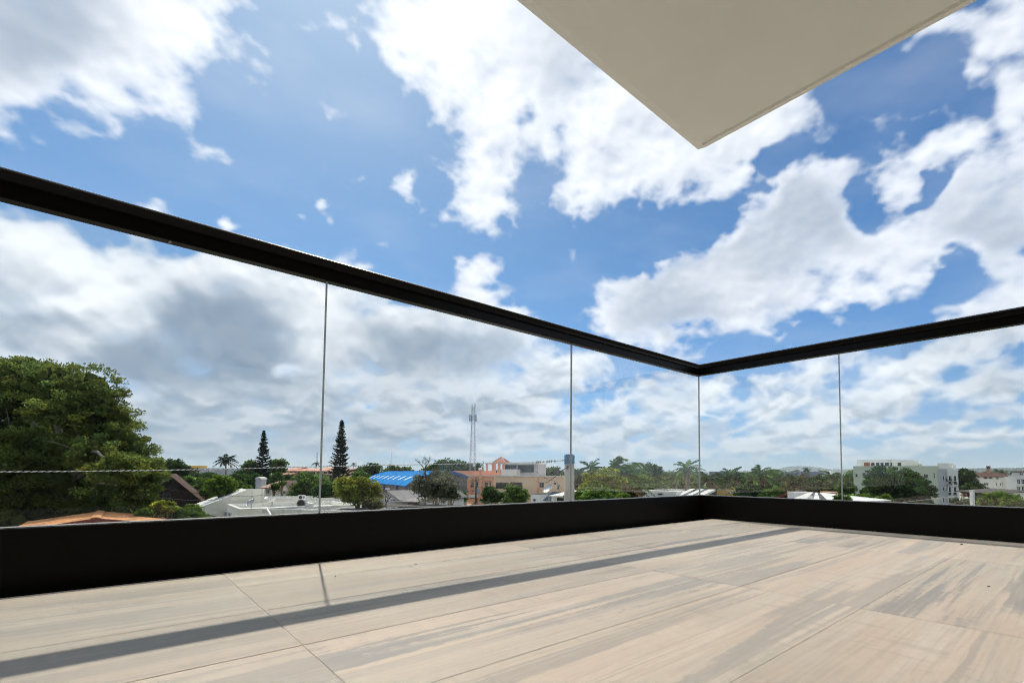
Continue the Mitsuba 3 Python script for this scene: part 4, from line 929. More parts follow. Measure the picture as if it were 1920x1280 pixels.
add(h, 'roof_panel', slab(fr.w([[ex0, 9.5, zE_], [ex1, 9.5, zE_], [r1, 4.02, zR_], [r0, 4.02, zR_]]), .12), 'roof_brown')
for e_, r_ in ((ex0, r0), (ex1, r1)):
    q = fr.w([[e_, -.48, zE_], [e_, 9.48, zE_], [r_, 4.01, zR_]]); add(h, 'roof_hip', hexa(np.vstack([q[[0, 1, 2, 2]] - [0, 0, .12], q[[0, 1, 2, 2]]])), 'roof_brown')
tq = fr.hit(1853, 878, 5)
add(h, 'turret', fr.box(tq[0] - .32, tq[0] + .32, 4.7, 5.4, zR_ - .3, fr.hit(1853, 878, 5)[1]), 'wall_pink')
add(h, 'turret_tank', trimesh.creation.cylinder(.42, .7, sections=14).apply_translation(fr.w([[tq[0], 5.05, fr.hit(1853, 876, 5)[1]]])[0]), 'roof_brown', smooth=40)
for a, b, c, d, m_ in ((1833, 893.6, 1836, 895.5, 0), (1844, 893.6, 1852, 897.5, 2), (1854, 893.6, 1861, 897.5, 2), (1868, 893.8, 1872.5, 898, 1), (1845, 905, 1853, 909.5, 2), (1868, 905, 1870, 910, 0), (1875, 905, 1877, 910, 0), (1879, 905, 1881, 908, 0), (1879, 916, 1881, 919, 0)):
    winpx(h, fr, a, b, c, d, 0, mull=m_, t=.06)
h = thing('white_apartment_block', 'white three storey block with dark window pairs at the far right edge', 'building')
fr = face(1889, 104, 1945, 100); zz = fr.hit(1905, 885)[1]
add(h, 'wall', fr.box(fr.hit(1897.5, 890)[0], fr.L + 2, 0, 10, 0, zz), 'wall_white')
add(h, 'roof', fr.box(fr.hit(1897, 890)[0] - .1, fr.L + 2.1, -.25, 10, zz + .002, zz + .22), 'roof_brown')
add(h, 'lower_wing', fr.box(fr.hit(1889, 890)[0], fr.hit(1897.5, 890)[0] - .002, .3, 9, 0, fr.hit(1893, 892)[1]), 'wall_white')
winpx(h, fr, 1890, 888.5, 1897, 891, .3, mull=1)
for a, b, c, d in ((1912, 886.5, 1918.5, 890.5), (1907, 898, 1913, 907.5), (1915, 898, 1921, 907.5), (1907, 912, 1913, 920), (1916, 912, 1922, 920), (1907, 926, 1913, 933), (1925, 898, 1931, 907.5)):
    winpx(h, fr, a, b, c, d, 0, mull=1, t=.07)
add(h, 'balcony_slab', join([fr.box(fr.hit(1905, 900)[0], fr.L, -.6, -.001, fr.hit(1910, q)[1] - .12, fr.hit(1910, q)[1]) for q in (908.6, 921.6)]), 'wall_white')
# shed with a sagging roof and red beams
h = thing('open_shed', 'open shed with a grey sloping roof and dull red beams by the white post', 'shed')
fr = face(1796, 62, 1872, 56)
zl_, zr_ = fr.hit(1800, 920)[1], fr.hit(1865, 925)[1]
for k in range(5):
    t0, t1 = k / 5, (k + 1) / 5 - .01
    add(h, 'roof_panel', slab(fr.w([[fr.L * t0, -.4, zl_ + (zr_ - zl_) * t0], [fr.L * t1, -.4, zl_ + (zr_ - zl_) * t1], [fr.L * t1, 4, zl_ + (zr_ - zl_) * t1 + .35], [fr.L * t0, 4, zl_ + (zr_ - zl_) * t0 + .35]]), .10), 'shed_roof')
for q in (924, 928.5):
    add(h, 'beam', tube([fr.w([[.1, .2, fr.hit(1800, q - 1)[1]]])[0], fr.w([[fr.hit(1818, q + 3)[0], .2, fr.hit(1818, q + 2)[1]]])[0]], .09, 4), 'red_paint')
add(h, 'post', join([fr.box(x, x + .16, .1, .26, 0, zl_ - .3) for x in (.4, fr.hit(1816.5, 925)[0], fr.L - .5)]), 'wall_ivory')

# ---------------------------------------------------------------- plants
rng = np.random.default_rng(20)
def unitv(v):
    return v / (np.linalg.norm(v, axis=-1, keepdims=True) + 1e-9)

def leaf_mesh(P, axis, nrm, size, aspect, col):
    """Diamond leaves folded along the midrib: P centres, axis along, nrm up; size per leaf; col per leaf."""
    n = len(P); axis = unitv(axis); side = unitv(np.cross(axis, nrm)); up = np.cross(side, axis)
    s = np.broadcast_to(size, (n,))[:, None]
    v = np.stack([P - axis * s * .5, P + side * s * aspect * .5 + up * s * .08, P + axis * s * .5, P - side * s * aspect * .5 + up * s * .08], 1).reshape(-1, 3)
    b = np.arange(n)[:, None] * 4
    f = np.vstack([b + [0, 1, 2], b + [0, 2, 3]])
    return v, f, np.repeat(np.clip(col, .003, .9), 4, 0)

PAL = {'dark': (.056, .108, .030), 'mid': (.105, .178, .040), 'bright': (.140, .230, .038), 'yellow': (.25, .28, .045), 'olive': (.11, .125, .046), 'grey': (.125, .145, .092), 'blue': (.034, .066, .040), 'brown': (.095, .088, .042), 'ficus': (.150, .195, .046), 'light': (.13, .17, .065)}

def crown_leaves(lobes, leaf, dens, pal, rg, clump=.18, hollow=.70, aspect=.55, droop=.0, gaps=.45, core=1.2, tufts=1.25):
    """Leaves in tufts over the outsides of the lobes (centre, radii); dens = leaves per lobe area / leaf area."""
    pal = np.array(PAL[pal]) if isinstance(pal, str) else np.array(pal)
    Ps, As, Ns, Ss, Cs = [], [], [], [], []
    cen = np.array([l[0] for l in lobes]); rad = np.array([l[1] for l in lobes])
    for c, r in zip(cen, rad):
        rm = float(np.mean(r)); area = 4 * np.pi * rm * rm
        ncl = max(5, int(area / (np.pi * (clump * rm + leaf) ** 2) * tufts))
        per = max(3, int(1.9 * dens * area / (leaf * leaf * aspect * .5) / ncl))
        d = unitv(rg.normal(size=(ncl, 3))); d = d[d[:, 2] > -.75]
        rr = rg.uniform(hollow, 1.0, len(d)) ** .6
        ctr = c + d * r * rr[:, None]
        # tufts that end up deep inside another lobe carry no leaves
        inside = np.zeros(len(ctr), int)
        for c2, r2 in zip(cen, rad): inside += (((ctr - c2) / r2) ** 2).sum(1) < .45
        hole = meshkit.noise(ctr / (rm * .55) + 3.3, 5)
        keep = (inside == 0) & (hole > gaps * .8 * rg.uniform(.5, 1.1, len(ctr))); ctr, d = ctr[keep], d[keep]
        tone = np.exp(rg.normal(0, .30, len(ctr))); warm = rg.normal(0, .12, len(ctr))
        for q, dd, tn, wm in zip(ctr, d, tone, warm):
            k = max(2, int(per * rg.uniform(.6, 1.4)))
            off = unitv(rg.normal(size=(k, 3))) * rg.uniform(0, 1, (k, 1)) ** .45 * (clump * 1.15 * rm + leaf * .8) * np.array([1, 1, .6])
            Ps.append(q + off + dd * .25 * clump * rm); a = unitv(off * .6 + dd * .8 + rg.normal(size=(k, 3)) * .6 + [0, 0, -droop]); As.append(a)
            nd = unitv(dd * .6 + rg.normal(size=3) * .6 + [0, 0, .6]); Ns.append(unitv(rg.normal(size=(k, 3)) * .40 + nd))
            Ss.append(leaf * rg.uniform(.6, 1.35, k))
            cc = pal * tn * np.exp(rg.normal(0, .16, (k, 1))); cc = cc * (1 + wm * np.array([1.1, .3, -.6])); Cs.append(cc)
    v, f, c = leaf_mesh(np.vstack(Ps), np.vstack(As), np.vstack(Ns), np.concatenate(Ss), aspect, np.vstack(Cs))
    # the dense twiggy inside that the eye cannot look through: coarse leafy shreds
    V, F, C = [v], [f], [c]; o = len(v)
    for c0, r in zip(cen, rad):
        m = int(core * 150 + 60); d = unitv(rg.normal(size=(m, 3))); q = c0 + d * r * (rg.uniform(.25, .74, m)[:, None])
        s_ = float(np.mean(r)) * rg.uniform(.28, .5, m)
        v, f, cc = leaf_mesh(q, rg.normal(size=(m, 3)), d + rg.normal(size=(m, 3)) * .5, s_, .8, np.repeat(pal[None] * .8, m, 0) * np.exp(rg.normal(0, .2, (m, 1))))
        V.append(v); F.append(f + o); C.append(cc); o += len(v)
    return np.vstack(V), np.vstack(F), np.vstack(C)

def trunk_mesh(base, top, r, limbs, rg, sides=8):
    base, top = np.array(base, float), np.array(top, float)
    t = np.linspace(0, 1, 7)[:, None]; side = rg.normal(size=3) * [1, 1, 0] * r
    p = base + (top - base) * t + np.sin(t * np.pi) * side
    ms = [tube(p, r * (1.25 - .75 * t[:, 0] + .5 * np.exp(-t[:, 0] * 14)), sides)]
    for q in limbs:
        k = rg.uniform(.45, .9); s0 = base + (top - base) * k; q = np.array(q, float)
        tt = np.linspace(0, 1, 6)[:, None]; bow = np.array([0, 0, 1.0]) * np.linalg.norm(q - s0) * .16
        pp = s0 + (q - s0) * tt + np.sin(tt * np.pi) * bow + np.sin(tt * 6) * rg.normal(size=3) * .03 * np.linalg.norm(q - s0)
        ms.append(tube(pp, r * .55 * (1 - .82 * tt[:, 0]), 6))
    return join(ms)

def put_tree(name, label, cat, lobes, leaf, dens, pal, base, rg, bark='bark', r=None, group=None, **kw):
    k = thing(name, label, cat, group)
    cen = np.array([l[0] for l in lobes]); mid = cen.mean(0)
    H = cen[:, 2].max()
    r = r or max(.07, H * .016)
    top = np.array([mid[0], mid[1], min(H, mid[2] + .2)])
    sel = cen[rg.permutation(len(cen))[:7]]
    add(k, 'trunk', trunk_mesh([base[0], base[1], 0], top, r, sel, rg), bark, smooth=60)
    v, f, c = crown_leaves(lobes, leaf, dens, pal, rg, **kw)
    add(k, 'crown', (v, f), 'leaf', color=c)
    return k

def tree(px, top, hw, Y, pal, label, name='tree', low=None, cat='tree', n=11, dens=.68, leafk=1.55, squash=1.0, bark='bark', group=None, **kw):
    """A broad-leaved tree: crown centred on px, its top at the pixel row top, half width hw pixels, at Y metres."""
    rg = np.random.default_rng(int(px * 7 + top * 13 + Y * 3))
    P = at(px, top, Y); R = hw * Y / FOCAL; H = P[2]
    low_z = at(px, low, Y)[2] if low else max(.25 * H, H - 2.1 * R)
    rz = max((H - low_z) / 2, .35 * R) ; cz = H - rz
    c0 = np.array([P[0], P[1] + R * .5, 0])
    lobes = [(c0 + [0, 0, cz], np.array([R * .72, R * .72, rz * .80]))]
    for i in range(n):
        a = rg.uniform(0, 2 * np.pi); e = rg.uniform(-.35, .95); q = math.sqrt(max(0, 1 - e * e))
        s = rg.uniform(.30, .48)
        lobes.append((c0 + [math.cos(a) * q * R * (1 - s) * 1.03, math.sin(a) * q * R * (1 - s), cz + e * rz * (1 - s * .8)], np.array([R * s, R * s, min(rz, R) * s * 1.0])))
    leaf = max(.09, Y / 492 * 1.35) * leafk
    return put_tree(name, label, cat, lobes, leaf, dens, pal, c0, rg, bark, group=group, **kw)

# the great spreading tree on the left
def px_lobes(rows):
    return [(at(x, y, Y), np.array([r, r * dy, r * sq]) * Y / FOCAL) for x, y, r, Y, dy, sq in rows]
big = px_lobes([(30, 725, 58, 27, 1, .8), (95, 720, 52, 26, 1, .85), (160, 735, 55, 26.5, 1, .9), (-50, 735, 80, 27, 1, .9), (-130, 790, 110, 27, 1, 1), (205, 790, 46, 27, 1, .9), (240, 850, 42, 27, 1, .9),
    (255, 895, 42, 25, 1, .9), (262, 930, 32, 25, 1, 1.0), (215, 880, 40, 23.5, 1, .8), (140, 820, 70, 28.5, 1, .8), (60, 790, 60, 29, 1, .8), (170, 930, 75, 27, 1, .9), (80, 890, 85, 26, 1, .9), (20, 850, 60, 24.5, 1, .8), (-20, 930, 110, 26, 1, .9),
    (90, 960, 80, 26.5, 1, .9), (225, 960, 45, 27, 1, .9), (120, 770, 50, 25, 1, .7), (180, 850, 40, 24.5, 1, .75), (225, 820, 34, 26, 1, .8), (270, 875, 26, 26, 1, .9), (-90, 860, 110, 25, 1, .9), (70, 700, 36, 27, 1, .8), (190, 760, 34, 26, 1, .8)])
rg = np.random.default_rng(4)
big = [(c, r * 1.0) for c, r in big]
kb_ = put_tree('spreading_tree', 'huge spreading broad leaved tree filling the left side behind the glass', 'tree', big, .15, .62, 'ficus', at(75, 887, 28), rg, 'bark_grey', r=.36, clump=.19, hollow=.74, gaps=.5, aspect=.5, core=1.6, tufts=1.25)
limbs = []
root_ = at(85, 975, 28)
for tx, ty, ty_ in ((70, 760, 27.5), (110, 770, 28), (150, 800, 27), (30, 800, 27), (200, 860, 26.5), (95, 740, 27.5), (-10, 820, 27), (60, 700 + 30, 28)):
    q = at(tx, ty, ty_); tt = np.linspace(0, 1, 9)[:, None]
    p = root_ + (q - root_) * tt + np.sin(tt * 5) * rg.normal(size=3) * .22 + np.sin(tt * np.pi) * np.array([rg.normal() * .5, rg.normal() * .4, .6])
    limbs.append(tube(p, .19 * (1 - .8 * tt[:, 0]), 7))
    for _ in range(5):
        s = p[rg.integers(3, 8)]; e = s + rg.normal(size=3) * [1.0, .8, .5] + [0, 0, .8]
        t2 = np.linspace(0, 1, 5)[:, None]; limbs.append(tube(s + (e - s) * t2 + np.sin(t2 * np.pi) * rg.normal(size=3) * .15, .05 * (1 - .8 * t2[:, 0]), 5))
add(kb_, 'limbs', join(limbs), 'bark_grey', smooth=60)

# mid-distance and background trees, each where it stands
TREES = [
 (318, 858, 25, 92, 'dark', 'round dark green tree just right of the huge tree, over the dark gable house'),
 (408, 888, 25, 43, 'bright', 'bright green rounded tree behind the slanted wall of the white house'),
 (447, 902, 20, 46, 'mid', 'low green tree right of the bright rounded one, behind the slanted white wall'),
 (456, 884, 26, 70, 'dark', 'dark tree between the coconut palm and the left tall pine'),
 (380, 893, 22, 62, 'mid', 'mid green bush topped tree left of the bright green rounded tree'),
 (345, 893, 16, 66, 'mid', 'small leafy tree behind the ridge of the dark gable house'),
 (372, 884, 32, 130, 'dark', 'broad dark tree far behind the dark gable house'),
 (440, 880, 26, 135, 'dark', 'dark far tree behind the coconut palm on the left'),
 (466, 863, 16, 128, 'mid', 'domed green tree just left of the left tall pine'),
 (521, 857, 19, 130, 'mid', 'domed green tree just right of the left tall pine'),
 (524, 884, 24, 92, 'dark', 'dark tree under the left tall pine, behind the rosy roof'),
 (513, 906, 8, 55, 'dark', 'slim dark sapling before the wall of the rosy roofed house'),
 (527, 900, 7, 54, 'mid', 'slim sapling before the porch of the rosy roofed house'),
 (572, 887, 36, 58, 'mid', 'wide rounded green tree right of the rosy roofed house'),
 (606, 902, 26, 50, 'dark', 'dark green tree behind the left glass joint'),
 (640, 897, 24, 62, 'dark', 'dark tree at the foot of the right tall pine'),
 (688, 866, 27, 128, 'dark', 'domed dark tree above the left end of the blue roof'),
 (672, 882, 20, 105, 'mid', 'lower green tree tucked against the left end of the blue roof'),
 (733, 869, 17, 140, 'mid', 'knobbly green tree above the middle of the blue roof, left of two'),
 (757, 873, 15, 142, 'mid', 'knobbly green tree above the middle of the blue roof, right of two'),
 (806, 873, 22, 135, 'mid', 'low green tree left of the wide dark tree behind the hall'),
 (842, 859, 40, 130, 'dark', 'wide dark domed tree behind the right end of the blue roof'),
 (886, 866, 20, 132, 'dark', 'dark tree at the foot of the lattice mast'),
 (863, 921, 12, 50, 'mid', 'young bushy tree in front of the left end of the orange building'),
 (922, 910, 22, 62, 'dark', 'dark leafy tree in front of the orange building, left of two'),
 (966, 905, 27, 58, 'mid', 'broad green tree in front of the peach windows, right of two'),
 (1034, 876, 30, 165, 'light', 'pale domed tree behind the peach building left of the concrete pole'),
 (1092, 884, 20, 80, 'grey', 'hazy grey green tree just right of the concrete pole'),
 (1224, 867, 21, 64, 'mid', 'tall rounded tree midway between the yellow green tree and the glass corner'),
 (1204, 884, 22, 72, 'mid', 'lower tree left of the tall rounded one near the glass corner'),
 (1252, 886, 22, 78, 'mid', 'low green tree left of the royal palm'),
 (1240, 900, 28, 56, 'light', 'pale scrubby tree over the white flat building'),
 (1172, 880, 26, 52, 'mid', 'green tree behind the right side of the yellow green tree, under the windblown palm'),
 (1186, 897, 24, 40, 'olive', 'olive bushy tree between the hedge and the white flat building'),
 (1268, 898, 24, 58, 'mid', 'green tree under the thin feathery palm'),
 (1362, 893, 26, 72, 'dark', 'dark tree filling the gap below the second palm above the yellow house'),
 (1500, 893, 24, 95, 'mid', 'green tree in front of the grey block with balconies'),
 (1305, 884, 16, 70, 'mid', 'green tree right of the royal palm, against the glass corner'),
 (1340, 900, 24, 60, 'mid', 'leafy tree under the first palm right of the glass corner'),
 (1322, 912, 18, 46, 'grey', 'grey green bush left of the yellow house'),
 (1392, 897, 22, 62, 'mid', 'leafy tree between the second palm and the bright windblown palm'),
 (1408, 905, 30, 47, 'dark', 'dark bushy tree at the foot of the bright windblown palm, right of the yellow house'),
 (1452, 912, 24, 45, 'mid', 'rounded green tree above the dull red roof'),
 (1442, 922, 22, 42, 'dark', 'dark low tree left of the dull red roof'),
 (1482, 905, 24, 75, 'olive', 'olive tree below the brown palm'),
 (1530, 890, 20, 88, 'dark', 'dark tree in front of the grey blocks, right of the brown palm'),
 (1516, 905, 22, 72, 'olive', 'olive scrub tree behind the white metal roof'),
 (1552, 900, 26, 78, 'olive', 'brownish green tree left of the right glass joint'),
 (1590, 898, 20, 66, 'mid', 'green tree between the right glass joint and the pale green building'),
 (1582, 926, 18, 31, 'mid', 'low green shrubby tree at the right glass joint beside the white metal roof'),
 (1620, 924, 30, 40, 'bright', 'bright leafy tree at the foot of the pale green building, left of two'),
 (1662, 923, 17, 38, 'bright', 'bright leafy tree before the big dark tree, right of two'),
 (1813, 880, 24, 90, 'dark', 'dark tree between the white flank wall and the brown roofed house'),
 (1836, 903, 20, 84, 'dark', 'lower dark tree in front of the brown roofed house'),
 (1808, 931, 16, 50, 'grey', 'dull green shrub under the open shed'),
 (1848, 926, 18, 46, 'grey', 'dull green bush right of the white post'),
 (1878, 920, 26, 37, 'bright', 'sunlit yellow green tree at the lower right, left of two'),
 (1918, 927, 28, 33, 'bright', 'sunlit yellow green tree at the far right edge, right of two'),
]
for px, top, hw, Y, pal, lab in TREES:
    tree(px, top, hw, Y, pal, lab)
tree(658, 893, 46, 33, 'yellow', 'yellow green leafy tree in front of the left end of the blue roof', low=962, n=12, dens=.8)
tree(694, 930, 20, 31, 'olive', 'thin grey olive tree right of the yellow green tree before the blue hall', low=965, dens=.45)
tree(806, 880, 46, 38, 'grey', 'dusky grey leaved tree in front of the blue roofed hall', low=952, n=14, dens=.42, gaps=.6, core=.4)
tree(838, 905, 22, 37.5, 'grey', 'dusky small tree leaning right against the grey hall wall', low=952, n=8, dens=.45, core=.5)
tree(1132, 877, 44, 25, 'yellow', 'yellow green tree in full sun right of the concrete pole', low=935, n=14, dens=.8)
k = tree(1118, 917, 62, 19, 'mid', 'dense clipped hedge below the yellow green tree right of the pole', name='hedge', cat='hedge', low=950, n=16)
# the big dark tree before the apartment building
bl = px_lobes([(1652, 898, 24, 66, 1, .9), (1682, 893, 20, 66, 1, .9), (1668, 914, 33, 64, 1, .9), (1708, 909, 24, 64, 1, .85), (1732, 923, 17, 63, 1, .8), (1695, 924, 35, 63, 1, .8), (1640, 917, 20, 65, 1, .9), (1700, 944, 35, 64, 1, .7), (1648, 941, 26, 64, 1, .7), (1732, 937, 15, 64, 1, .8), (1672, 887, 9, 66, 1, .9), (1700, 896, 13, 65, 1, .9), (1720, 908, 11, 64, 1, .8), (1627, 934, 13, 64, 1, .8)])
put_tree('dark_spreading_tree', 'big dark spreading tree in front of the pale green apartment building', 'tree', bl, .27, .95, 'dark', at(1690, 887, 67), np.random.default_rng(8), r=.3, clump=.2, core=2.0, gaps=.38)
# shrubs under the dark gable house
SHRUBS = [(298, 936, 22, 24, 'yellow', 'yellow green shrub with loose leaves right of the terracotta roof'), (266, 953, 20, 23.5, 'bright', 'bright shrub behind the right slope of the terracotta roof'), (322, 950, 22, 25, 'mid', 'green shrub below the dark gable wall'),
          (352, 946, 20, 27, 'bright', 'bright green shrub left of the white house end wall'), (372, 958, 14, 29, 'mid', 'low shrub against the end wall of the white house'), (384, 912, 16, 52, 'mid', 'leafy shrub behind the low end of the slanted white roof')]
for px, top, hw, Y, pal, lab in SHRUBS:
    tree(px, top, hw, Y, pal, lab, name='shrub', cat='shrub', low=top + 1.7 * hw, n=7, dens=.6)

def bare_tree(px, top, bot, Y, label, spread, seed):
    k = thing('bare_tree', label, 'tree'); rg = np.random.default_rng(seed); b = at(px, bot, Y); b[2] = 0; t = at(px, top, Y); H = t[2]; hv = at(px, top, Y)[2] - at(px, bot, Y)[2]
    zf_ = H - hv
    add(k, 'trunk', tube([b, b + [.05, 0, zf_ * .6], [b[0], b[1], zf_ + .25 * hv]], [.12, .09, .06], 6), 'bark_grey', smooth=60)
    ms = []
    def grow(p, d, l, r, lv):
        q = p + d * l; m = (p + q) / 2 + rg.normal(size=3) * l * .06
        ms.append(tube([p, m, q], [r, r * .8, r * .55], 4))
        if lv:
            for _ in range(rg.integers(2, 4)):
                grow(p + (q - p) * rg.uniform(.5, 1), unitv(d + rg.normal(size=3) * [spread, spread, .3] + [0, 0, .25]), l * rg.uniform(.5, .8), r * .6, lv - 1)
    for _ in range(4):
        grow(np.array([b[0], b[1], zf_ + rg.uniform(.0, .25) * hv]), unitv(np.array([rg.normal() * spread, rg.normal() * spread, 1.0])), hv * .4, .035, 3)
    add(k, 'branches', join(ms), 'twig')
bare_tree(724, 918, 950, 35, 'leafless small tree in front of the grey gabled house', .7, 3)
bare_tree(797, 849, 890, 39, 'bare forked branches standing above the dusky grey tree', .55, 5)

# tall tiered pines
def tiered_pine(px, top, bot, hw, Y, label, lean=0.0):
    k = thing('tall_pine', label, 'pine tree'); rg = np.random.default_rng(int(px)); P = at(px, top, Y); H = P[2]; b = np.array([P[0], P[1], 0.0]); R = hw * Y / FOCAL
    zb = at(px, bot, Y)[2]
    add(k, 'trunk', tube([b, b + [lean * .5, 0, H * .5], b + [lean, 0, H]], [.30, .18, .02], 7), 'bark', smooth=60)
    P_, A_, N_, S_, C_ = [], [], [], [], []; br = []
    z = zb; step = .52
    while z < H - .25:
        t = (H - z) / (H - zb); L = R * (t ** .85) * rg.uniform(.85, 1.08) + .10; nb = rg.integers(8, 12); a0 = rg.uniform(0, 6.28)
        for i in range(nb):
            a = a0 + i * 2 * np.pi / nb + rg.normal(0, .12); l = L * rg.uniform(.55, 1.15)
            s = np.linspace(0, 1, 6); zz = z - .10 * l * s + .34 * l * s ** 2.4 + rg.normal(0, .12)
            pts = np.stack([b[0] + lean * z / H + np.cos(a) * l * s, b[1] + np.sin(a) * l * s, zz], 1)
            br.append(tube(pts, .035 * (1 - .7 * s), 4))
            m = int(34 + 60 * t); u_ = rg.uniform(.18, 1, m) ** .8
            q = np.stack([np.interp(u_, s, pts[:, j]) for j in range(3)], 1)
            out = np.array([math.cos(a), math.sin(a), .25])
            P_.append(q + rg.normal(size=(m, 3)) * [.07, .07, .05]); A_.append(unitv(out + rg.normal(size=(m, 3)) * .7 + [0, 0, .5])); N_.append(rg.normal(size=(m, 3)) + [0, 0, 1]); S_.append(rg.uniform(.28, .50, m) * (.6 + .4 * t)); C_.append(np.array([.024, .046, .030]) * np.exp(rg.normal(0, .25, (m, 1))))
        z += step * rg.uniform(.6, 1.4) * (.62 + .38 * t)
    v, f, c = leaf_mesh(np.vstack(P_), np.vstack(A_), np.vstack(N_), np.concatenate(S_), .32, np.vstack(C_))
    add(k, 'branches', join(br), 'bark'); add(k, 'crown', (v, f), 'leaf', color=c)
tiered_pine(495, 807, 898, 18, 112, 'tall tiered pine at the left with a narrow pointed crown, shorter of two')
tiered_pine(639, 787, 893, 20, 102, 'tall tiered pine right of the first glass joint, taller of two', .25)

# palms
def frond(base, d, L, rg, droop, wind, pal, wid, nl=15, tone=1.0):
    """One feather leaf: a rib that arches over and leaflets on both sides."""
    s = np.linspace(0, 1, 10); d = unitv(np.array(d, float))
    p = base + L * (s[:, None] * d + (s[:, None] ** 2) * (np.array([0, 0, -droop]) + wind))
    u_ = np.repeat(np.linspace(.12, 1, nl), 2); sg = np.tile([-1, 1], nl)
    q = np.stack([np.interp(u_, s, p[:, j]) for j in range(3)], 1); tg = unitv(np.stack([np.interp(u_, s, np.gradient(p[:, j])) for j in range(3)], 1))
    side = unitv(np.cross(tg, [0, 0, 1.0])); up = np.cross(side, tg)
    ln = L * wid * (np.sin(np.pi * (.12 + .80 * u_)) ** .7) * rg.uniform(.85, 1.1, len(u_))
    ax = unitv(sg[:, None] * side * .8 + tg * .75 - up * .05 + [0, 0, -.42] + wind * .9 + rg.normal(size=(len(u_), 3)) * .10)
    w_ = L * .9 / nl * 1.05
    n = len(u_); perp = unitv(np.cross(ax, up + rg.normal(size=(n, 3)) * .2)) * w_ * .5
    tip = q + ax * ln[:, None]; midp = q + ax * ln[:, None] * .5 + up * ln[:, None] * .05
    v = np.stack([q - perp * .6, q + perp * .6, midp + perp, tip - [0, 0, .06] * ln[:, None], midp - perp], 1).reshape(-1, 3)
    b = np.arange(n)[:, None] * 5; f = np.vstack([b + [0, 1, 2], b + [0, 2, 4], b + [4, 2, 3]])
    col = np.repeat(np.array(pal) * tone * np.exp(rg.normal(0, .15, (n, 1))), 5, 0)
    rb = tube(p, L * .009 * (1 - .75 * s), 4); rc = np.tile(np.array(pal) * 1.25 * tone, (len(rb.vertices), 1))
    return np.vstack([v, rb.vertices]), np.vstack([f, np.array(rb.faces) + len(v)]), np.clip(np.vstack([col, rc]), .004, .9)

def palm(px, top, hw, Y, label, n=20, pal='mid', wind=(.12, 0, 0), droop=.5, wid=.26, trunk_r=.14, lift=.35, name='palm_tree', crown=None, bark='bark_grey', dead=3, seed=None, kfr=1.0):
    k = thing(name, label, 'palm tree'); rg = np.random.default_rng(seed or int(px * 3 + Y)); P = at(px, top, Y); L = hw * Y / FOCAL * 1.3 * kfr; wind = np.array(wind, float)
    c = np.array([P[0], P[1], P[2] - L * (crown if crown is not None else .42)])
    b = np.array([c[0] - wind[0] * 2, c[1], 0]); t = np.linspace(0, 1, 8)[:, None]
    add(k, 'trunk', tube(b + (c - b) * t + np.sin(t * np.pi) * [.12, .05, 0], trunk_r * (1.25 - .45 * t[:, 0] + .5 * np.exp(-t[:, 0] * 12)), 8), bark, smooth=60)
    pal_ = np.array(PAL[pal]); ga = 2.39996
    for i in range(n):
        e = 1.05 - 1.55 * (i / n) ** 1.1 + rg.normal(0, .1); a = i * ga + rg.normal(0, .2)
        d = np.array([math.cos(a) * math.cos(e), math.sin(a) * math.cos(e), math.sin(e)]) + wind * .8
        tone = .75 + .5 * rg.random(); pp = pal_
        if i >= n - dead: pp = np.array([.16, .11, .055])
        v, f, cc = frond(c, d, L * rg.uniform(.85, 1.08), rg, droop * rg.uniform(.7, 1.25) * (1.0 if e > -.2 else .5), wind * rg.uniform(.5, 1.1), pp, wid, tone=tone)
        add(k, 'frond', (v, f), 'leaf', color=cc)
palm(424, 853, 17, 86, 'coconut palm standing above the trees between the huge tree and the tall pines', pal='blue', n=22, wind=(.1, 0, 0))
palm(1328, 879, 32, 56, 'dark palm immediately right of the glass corner', pal='dark', wind=(.16, .05, -.02), n=18)
palm(1370, 876, 30, 58, 'dark rounded palm above the yellow house', pal='dark', wind=(.10, 0, 0), n=22)
palm(1424, 872, 33, 48, 'bright windblown palm with fronds swept to the right above the dark bushy tree', pal='mid', wind=(.30, .05, -.05), n=22, droop=.45)
palm(1488, 887, 34, 64, 'brownish ragged palm in front of the slate grey blocks', pal='brown', wind=(.16, 0, 0), n=20, dead=7)
palm(1556, 881, 20, 118, 'small dark palm in front of the broad slate grey block', pal='dark', wind=(.14, 0, 0), n=16)
palm(1288, 862, 27, 47, 'royal palm with a thick dark trunk just left of the glass corner', pal='mid', wind=(.06, 0, 0), n=18, trunk_r=.30, bark='bark', droop=.42, dead=0)
palm(1152, 858, 60, 36, 'large windblown coconut palm streaming to the right behind the yellow green tree', pal='mid', wind=(.42, .08, -.08), n=26, droop=.42, wid=.3, kfr=.85)
palm(1108, 864, 26, 44, 'spiky dark palm behind the left side of the yellow green tree', pal='dark', wind=(.05, 0, .05), n=16, dead=1)
palm(1196, 888, 30, 60, 'feathery palm left of the tall rounded tree near the glass corner', pal='mid', wind=(.18, 0, 0), n=16, dead=1)
palm(1268, 880, 20, 52, 'thin feathery palm left of the royal palm', pal='light', wind=(.14, 0, 0), n=14, dead=1)
palm(592, 865, 7, 230, 'tiny far palm beside the left glass joint over the salmon roofs', pal='dark', n=14)
palm(663, 867, 5.5, 240, 'tiny far palm right of the taller tall pine', pal='dark', n=14)
palm(1872, 879, 13, 135, 'dark palm crown behind the brown roofed house', pal='dark', wind=(.1, 0, 0), n=14)

